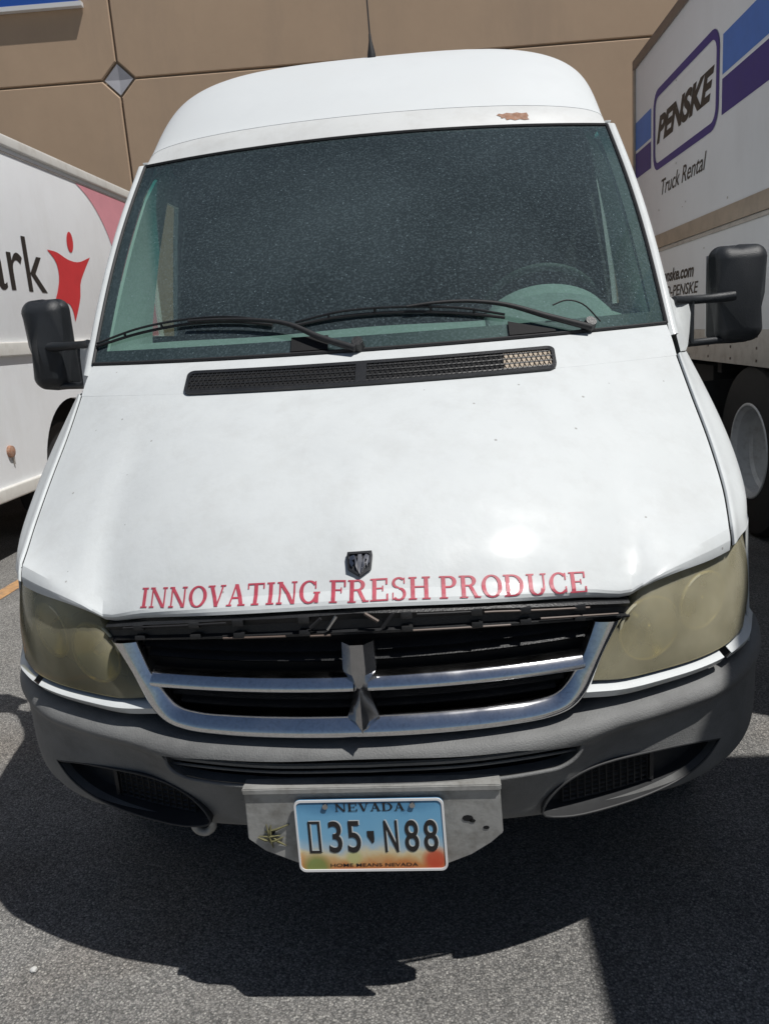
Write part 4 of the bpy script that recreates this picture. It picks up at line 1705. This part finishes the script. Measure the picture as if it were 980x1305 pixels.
def wiper(blade, arm, pivot, hook):
    wp = tube_obj('wiper', cr(np.array([gl_at(x, z - o * .75, o) for x, z, o in arm]), 24), np.interp(np.linspace(0, 1, 24), [0, .25, .6, 1], [.0095, .008, .005, .004]), 'rubber', VAN, 8)
    b = cr(np.array([gl_at(x, z - .008, .007) for x, z in blade]), 30)
    tube_obj('blade', b, .0042, 'rubber', wp, 6)
    up = cr(np.array([gl_at(x, z - .002, .018 if 0 < i < len(blade) - 1 else .010) for i, (x, z) in enumerate(blade)]), 30)
    tube_obj('blade_frame', up, .0034, 'black', wp, 6)
    for k in (5, 11, 18, 24):
        tube_obj('blade_bracket', [b[k], up[k]], .004, 'black', wp, 5)
    tube_obj('pivot_cap', [gl_at(*pivot, .0), gl_at(*pivot, .028)], [.019, .015], 'black', wp, 12)
    return wp


wiper([(-.815, 1.462), (-.66, 1.492), (-.50, 1.507), (-.36, 1.503), (-.255, 1.488)], [(-.025, 1.416, .022), (-.115, 1.447, .022), (-.205, 1.487, .026), (-.30, 1.504, .026), (-.42, 1.512, .024), (-.50, 1.513, .022)], (-.020, 1.414), None)
wiper([(-.19, 1.483), (-.06, 1.497), (.115, 1.496), (.262, 1.481), (.368, 1.463)], [(.590, 1.420, .022), (.475, 1.458, .024), (.372, 1.494, .028), (.28, 1.510, .028), (.19, 1.513, .026), (.11, 1.508, .022)], (.592, 1.417), None)
tube_obj('washer_hose', cr(np.array([gl_at(.62, 1.417, .02), gl_at(.57, 1.452, .04), gl_at(.525, 1.462, .045), gl_at(.49, 1.458, .036)]), 14), .0022, 'rubber', VAN, 5)
# small black sheets at the glass base
for x0, x1 in ((.375, .50), (-.20, -.10)):
    A = [[gl_at(x, 1.412 + k * .034 - (.030 * abs(x - x0) / abs(x1 - x0) * k if x0 > 0 else 0), .006) for x in np.linspace(x0, x1, 8)] for k in (0, .5, 1)]
    sheet('glass_base_sheet', A, 'gap', VAN, thick=.003)

# ---- mirrors
for s in (1, -1):
    bm = bmesh.new()
    bmesh.ops.create_cube(bm, size=1)
    bmesh.ops.subdivide_edges(bm, edges=bm.edges, cuts=1, use_grid_fill=True)
    me = bpy.data.meshes.new('mirror')
    for v in bm.verts:
        p = v.co * 2
        v.co = Vector(((1.148 + p.x * .083) if s > 0 else (1.120 + p.x * .073), 1.235 + p.y * .065, 1.487 + p.z * .152))
        if p.y < -.5:
            v.co.x += -p.x * .010
            v.co.z += -p.z * .012
            if abs(p.z) < .5 and abs(p.x) < .5:
                v.co.y -= .02
        if p.z < -.5:
            v.co.x -= .012 if p.x > .5 else 0
            v.co.y += .01
        if p.z > .5 and p.y < -.5:
            v.co.y += .018
    bmesh.ops.bevel(bm, geom=[e for e in bm.edges if e.calc_face_angle(0) > .9], offset=.036, segments=6, profile=.5, affect='EDGES')
    for v in bm.verts:
        v.co.x *= s
    if s < 0:
        bmesh.ops.reverse_faces(bm, faces=bm.faces)
    bm.to_mesh(me)
    bm.free()
    mir = link('side_mirror', me, 'mirrorplastic', VAN, angle=60)
    box('mirror_glass', (min(s * 1.07, s * 1.195), 1.298, 1.36), (max(s * 1.07, s * 1.195), 1.304, 1.615), 'silver', mir, .002)
    tube_obj('mirror_arm', cr(np.array([(s * .888, 1.02, 1.482), (s * .915, 1.06, 1.479), (s * .98, 1.14, 1.479), (s * 1.07, 1.18, 1.480), (s * 1.12, 1.18, 1.483)]), 14), [.010] + [.0135] * 9 + [.015] * 4, 'mirrorplastic', mir, 10)
    tube_obj('mirror_arm', cr(np.array([(s * .925, 1.06, 1.352), (s * .98, 1.16, 1.348), (s * 1.09, 1.21, 1.350)]), 10), .0115, 'mirrorplastic', mir, 10)
    tube_obj('mirror_post', [(s * .972, 1.13, 1.475), (s * .972, 1.13, 1.352)], .0095, 'mirrorplastic', mir, 8)
    sail = [(.858, 1.00, 1.505), (.888, 1.02, 1.480), (.955, 1.10, 1.468), (.966, 1.115, 1.44), (.962, 1.11, 1.385), (.945, 1.07, 1.345), (.905, .955, 1.336), (.878, .915, 1.336)]
    v = [(s * x, y, z) for x, y, z in sail] + [(s * (x - .012), y + .09, z) for x, y, z in sail]
    n = len(sail)
    mesh_obj('mirror_mount', v, [tuple(range(n)), tuple(range(n, 2 * n))] + [(i, (i + 1) % n, n + (i + 1) % n, n + i) for i in range(n)], 'white', mir, angle=50)

# ---- cab interior
A = []
for y, dz in ((.80, -.03), (.88, .0), (1.0, .035), (1.10, .04), (1.20, .015), (1.26, -.06), (1.28, -.30)):
    A.append([(x, y + .10 * (x / .8) ** 2, 1.425 + dz + .003 * math.cos(x * 9)) for x in np.linspace(-.81, .81, 33)])
dash = sheet('dashboard', resample_rows(np.array(A), 20), 'dash', VAN, thick=.02)
A = []
for y, k in ((.92, 0), (.97, .75), (1.04, 1), (1.14, 1), (1.19, .93), (1.2, .3)):
    A.append([(.52 + .185 * math.cos(a), y, 1.44 + .115 * k * math.sin(a)) for a in np.linspace(0, math.pi, 25)])
sheet('instrument_hood', A, 'dash', dash, thick=.006)
MT['wheelgrey'] = mat('wheel_grey', (.06, .065, .06), .7)
st = []
c0 = Vector((.53, 1.31, 1.45))
tl = math.radians(38)
for a in np.linspace(0, 2 * math.pi, 41)[:-1]:
    st.append(c0 + Vector((.195 * math.cos(a), .195 * math.sin(a) * -math.cos(tl) * -1 * -1, .195 * math.sin(a) * math.sin(tl) * 1.0)) if False else
              c0 + Vector((.195 * math.cos(a), -.195 * math.sin(a) * math.cos(tl), .195 * math.sin(a) * math.sin(tl) * 1.35)))
wh = tube_obj('steering_wheel', st, .0125, 'wheelgrey', VAN, 10, closed=True)
tube_obj('wheel_spoke', [st[3], c0 + Vector((0, .02, -.03)), st[17]], .014, 'dark_int', wh, 6)
tube_obj('steering_column', [c0 + Vector((0, .02, -.03)), c0 + Vector((0, -.12, -.14))], .035, 'dark_int', wh, 8)
for s in (-1, 1):
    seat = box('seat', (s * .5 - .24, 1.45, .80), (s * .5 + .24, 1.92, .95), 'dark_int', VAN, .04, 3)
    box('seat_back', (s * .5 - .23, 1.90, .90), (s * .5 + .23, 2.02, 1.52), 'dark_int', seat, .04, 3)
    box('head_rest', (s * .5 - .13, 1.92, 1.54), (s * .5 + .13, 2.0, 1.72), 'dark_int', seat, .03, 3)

# ================================================================== RIGHT TRUCK
RT = empty('box_truck', (3.3, 3.2, 0), 'white box truck with blue stripes and framed italic lettering, right of the van', 'truck')
RX, RX2, RY0, RY1, RZ0, RZ1 = 2.10, 4.58, .82, 6.54, 1.09, 3.66
box('cargo_box', (RX + .006, RY0, RZ0 + .02), (RX2, RY1, RZ1), 'truckwhite', RT, .012)


def rside(y, z, off=.002):
    return (RX + .006 - off, y, z)


def strip_y(name, y0, y1, z0, z1, material, parent, depth=.02, bev=.004):
    return box(name, (RX + .004 - depth, y0, z0), (RX + .004, y1, z1), material, parent, bev)


# side sheets: upper and lower panels between the rails
strip_y('top_rail', RY0, RY1 + .002, RZ1 - .075, RZ1 + .004, 'railbrown', RT, .018)
strip_y('belt_rail', RY0, RY1, 1.975, 2.085, 'railtan', RT, .022, .008)
strip_y('belt_rail', RY0, RY1, 1.945, 1.972, 'skirt', RT, .012, .004)
strip_y('bottom_rail', RY0, RY1, RZ0, 1.31, 'skirt', RT, .012, .004)
box('rear_post', (RX - .012, RY1 - .05, RZ0), (RX + .05, RY1 + .012, RZ1 - .075), 'railtan', RT, .004)
for k in range(14):
    y = RY0 + .12 + k * .43
    for z in (1.125, 1.27, 1.20) if k % 1 == 0 else ():
        tube_obj('rivet', [(RX - .0085, y, z), (RX - .0125, y, z)], .009, 'railbrown', RT, 6)
for k in range(30):
    y, z = random.uniform(1.5, 6.3), random.choice([random.uniform(2.1, 3.5), random.uniform(1.35, 1.9)])
    tube_obj('scuff', [(RX + .008, y, z), (RX + .0035, y, z)], random.uniform(.004, .010), 'skirt', RT, 5)


def rpoly(name, poly, material, off, parent):
    n = len(poly)
    return mesh_obj(name, [rside(y, z, off) for y, z in poly], [tuple(range(n))], material, parent, smooth=False)


for y0, y1 in ((5.965, 6.485), (RY0, 4.245)):
    rpoly('stripe_band', [(y0, 2.90), (y1, 2.90), (y1, 3.135), (y0, 3.135)], 'blue', .003, RT)
    rpoly('stripe_band', [(y0, 2.66), (y1, 2.66), (y1, 2.875), (y0, 2.875)], 'purple', .003, RT)
fo = rr2(4.305, 5.89, 2.605, 3.225, .14)
fi = rr2(4.36, 5.835, 2.66, 3.165, .09)
n = len(fo)
frm = mesh_obj('sign_frame', [rside(y, z, .004) for y, z in fo] + [rside(y, z, .004) for y, z in fi], [(i, (i + 1) % n, n + (i + 1) % n, n + i) for i in range(n)], 'purple', RT, smooth=False)
fit_text('frame_lettering', 'PENSKE', rside, 5.79, 4.40, 2.805, 3.01, 'ink', RT, shear=.32, offset=.045, space=.97)
fit_text('side_lettering', 'Truck Rental', rside, 5.64, 4.53, 2.39, 2.508, 'ink', RT, shear=.30, offset=.008)
fit_text('side_lettering', 'gopenske.com', rside, 5.86, 4.77, 1.66, 1.79, 'ink', RT, shear=.25, offset=.03)
fit_text('side_lettering', '800-GO-PENSKE', rside, 5.98, 4.66, 1.57, 1.655, 'ink', RT, shear=.25, offset=.012)
# chassis and running gear
for s in (-1, 1):
    box('frame_rail', (3.34 + s * .43 - .05, -2.6, .78), (3.34 + s * .43 + .05, 6.4, 1.0), 'under', RT)
box('axle', (2.4, 3.60, .48), (4.3, 3.74, .62), 'under', RT, .02)
for k in range(9):
    box('cross_member', (RX + .1, RY0 + .2 + k * .68, 1.0), (RX2 - .1, RY0 + .28 + k * .68, 1.088), 'under', RT)
for s, cx in ((-1, 3.34 - 1.08), (1, 3.34 + 1.08)):
    wheel('wheel', RT, (cx, 3.69, .55), .545, .27, .295, s, dual=True)
    wheel('wheel', RT, (cx - s * .31, 3.69, .55), .545, .24, .295, s, dual=True)
    wheel('wheel', RT, (3.34 + s * 1.02, -1.35, .50), .50, .26, .28, s)
    box('mud_flap', (cx - .28, 4.42, .25), (cx + .28, 4.43, .95), 'rubber', RT)
box('view_blocker', (RX + .12, 4.65, .45), (RX + .62, 6.2, 1.04), 'under', RT, .01)  # dark box added to block the bright view beneath the truck
box('rear_bumper', (RX + .15, 6.5, .55), (RX2 - .15, 6.6, .68), 'under', RT)
# cab with roof deflector, in front of the box
prism('cab', [(-2.45, .62), (.08, .62), (.08, 2.62), (-.9, 2.62), (-1.42, 1.78), (-2.45, 1.55)], 0, 2.16, 4.52, 'truckwhite', RT, mapping=lambda q: (q[0], q[1], q[2]), bevel=.04)
prism('roof_deflector', [(.10, 2.64), (.10, 3.66), (-1.05, 3.66), (-1.25, 2.64)], 0, 2.10, 4.58, 'truckwhite', RT, bevel=.03)
for x in (2.150, 4.524):
    prism('cab_window', [(-1.28, 1.82), (-.15, 1.82), (-.15, 2.45), (-.88, 2.45)], 0, x, x + .006, 'gap', RT)
v = [(2.30, -.985, 2.50), (4.38, -.985, 2.50), (4.38, -1.405, 1.82), (2.30, -1.405, 1.82)]
v = [(x, y - .012, z + .008) for x, y, z in v]
mesh_obj('cab_windshield', v, [(0, 1, 2, 3)], 'gap', RT, smooth=False)

# ================================================================== LEFT TRUCK
LT = empty('delivery_truck', (-4.1, 4.2, 0), 'white delivery truck with red figure logo and pink corner, left of the van', 'truck')
LX, LX2, LY0, LY1 = -2.94, -5.2, .6, 7.73
box('cargo_body', (LX2, LY0, 1.52), (LX - .012, LY1, 3.05), 'truckwhite2', LT, .02)
# lower side skin with the wheel opening
ay, az, ar = 5.20, .50, .60
poly = [(LY0, .50)]
for k in range(25):
    a = math.pi - math.pi * k / 24
    poly.append((ay + ar * math.cos(a), max(.50, az + ar * math.sin(a))))
poly += [(LY1, .50), (LY1, 1.53), (LY0, 1.53)]
prism('lower_side', poly, 0, LX - .05, LX - .010, 'truckwhite2', LT)
box('inner_body', (LX2, LY0 + .02, .55), (LX - .75, LY1 - .02, 1.53), 'under', LT)
box('far_side', (LX2, LY0 + .02, .5), (LX2 + .05, LY1 - .02, 1.53), 'truckwhite2', LT)
box('rear_panel', (LX2 + .05, LY1 - .06, .5), (LX - .052, LY1 - .002, 1.52), 'truckwhite2', LT)
box('front_panel', (LX2 + .05, LY0 + .002, .5), (LX - .052, LY0 + .06, 1.52), 'truckwhite2', LT)
box('top_rail', (LX - .016, LY0, 3.0), (LX + .018, LY1, 3.085), 'railwhite', LT, .014, 3)
box('top_seam', (LX - .012, LY0, 2.958), (LX - .004, LY1, 2.968), 'skirt', LT)
box('belt_rail', (LX - .012, LY0, 1.475), (LX + .022, LY1, 1.578), 'railwhite', LT, .012, 3)
box('bottom_rail', (LX - .03, LY0, .462), (LX + .02, ay - ar - .01, .560), 'railwhite', LT, .014, 3)
box('bottom_rail', (LX - .03, ay + ar + .01, .462), (LX + .02, LY1, .560), 'railwhite', LT, .014, 3)
box('corner_post', (LX - .02, LY1 - .09, .50), (LX + .012, LY1 + .012, 3.0), 'railwhite', LT, .006)
wheel('wheel', LT, (LX - .26, ay, .46), .455, .26, .24, 1, rimmat='rimwhite')
wheel('wheel', LT, (LX2 + .26, ay, .46), .455, .26, .24, -1, rimmat='rimwhite')
wheel('wheel', LT, (LX - .26, 1.4, .46), .455, .26, .24, 1, rimmat='rimwhite')
lamp = tube_obj('marker_lamp', [(LX - .012, 4.1, .80), (LX + .012, 4.1, .80), (LX + .02, 4.1, .80)], [.045, .042, .02], 'rust', LT, 14)
tube_obj('lamp_drip', [(LX - .006, 4.12, .77), (LX - .004, 4.13, .70)], [.016, .008], 'skirt', lamp, 6)


def lside(y, z, off=.003):
    return (LX - .012 + off, y, z)


fit_text('side_lettering', 'aramark', lside, 2.86, 5.085, 1.955, 2.375, 'ink', LT, offset=.004, space=1.0)


def lpoly(name, pts, material, off, parent=LT, smooth=40):
    P = cr(np.array(pts), smooth) if smooth else np.array(pts)
    return mesh_obj(name, [lside(y, z, off) for y, z in P], [tuple(range(len(P)))], material, parent, smooth=False)


bodyp = []
for seg in ([(5.19, 2.312), (5.36, 2.305), (5.55, 2.262), (5.75, 2.255), (6.02, 2.318)], [(6.02, 2.318), (5.86, 2.19), (5.735, 2.07), (5.69, 1.95), (5.60, 1.83), (5.515, 1.735)],
            [(5.515, 1.735), (5.50, 1.83), (5.45, 1.885), (5.37, 1.882), (5.24, 1.83), (5.08, 1.74)], [(5.08, 1.74), (5.16, 1.86), (5.27, 1.99), (5.335, 2.11), (5.32, 2.22), (5.19, 2.312)]):
    bodyp += [tuple(p) for p in cr(np.array(seg), 14)[:-1]]
for nm, mt_, off in (('figure_body', 'logo_red', .0035),):
    lpoly(nm, bodyp, mt_, off, smooth=0)
hd = [(5.645 + .062 * math.cos(a) + .012 * math.sin(a), 2.415 + .088 * math.sin(a)) for a in np.linspace(0, 2 * math.pi, 28)[:-1]]
lpoly('figure_head', hd, 'logo_red', .0035, smooth=0)
pk = [tuple(p) for p in cr(np.array([(5.93, 2.955), (6.15, 2.875), (6.32, 2.775), (6.50, 2.61), (6.62, 2.42), (6.70, 2.2), (6.72, 1.95), (6.68, 1.60)]), 30)]
lpoly('pink_corner', pk + [(7.62, 1.60), (7.62, 2.955)], 'pink', .0035, smooth=0)
fit_text('small_lettering', 'uniforms', lambda x, z: lside(z, x, .005), 2.62, 2.90, 7.40, 7.25, 'palepink', LT)

# ================================================================== SMALL THINGS
pb = empty('pebble', (-.87, .13, 0), 'small white pebble on the asphalt at lower left', 'stone')
bm = bmesh.new()
bmesh.ops.create_icosphere(bm, subdivisions=2, radius=.009)
for v in bm.verts:
    v.co = Vector((v.co.x * random.uniform(.8, 1.3), v.co.y * random.uniform(.8, 1.1), v.co.z * .7)) + Vector((-.87, .13, .005))
me = bpy.data.meshes.new('stone')
bm.to_mesh(me)
bm.free()
link('stone', me, 'stone', pb, smooth=False)
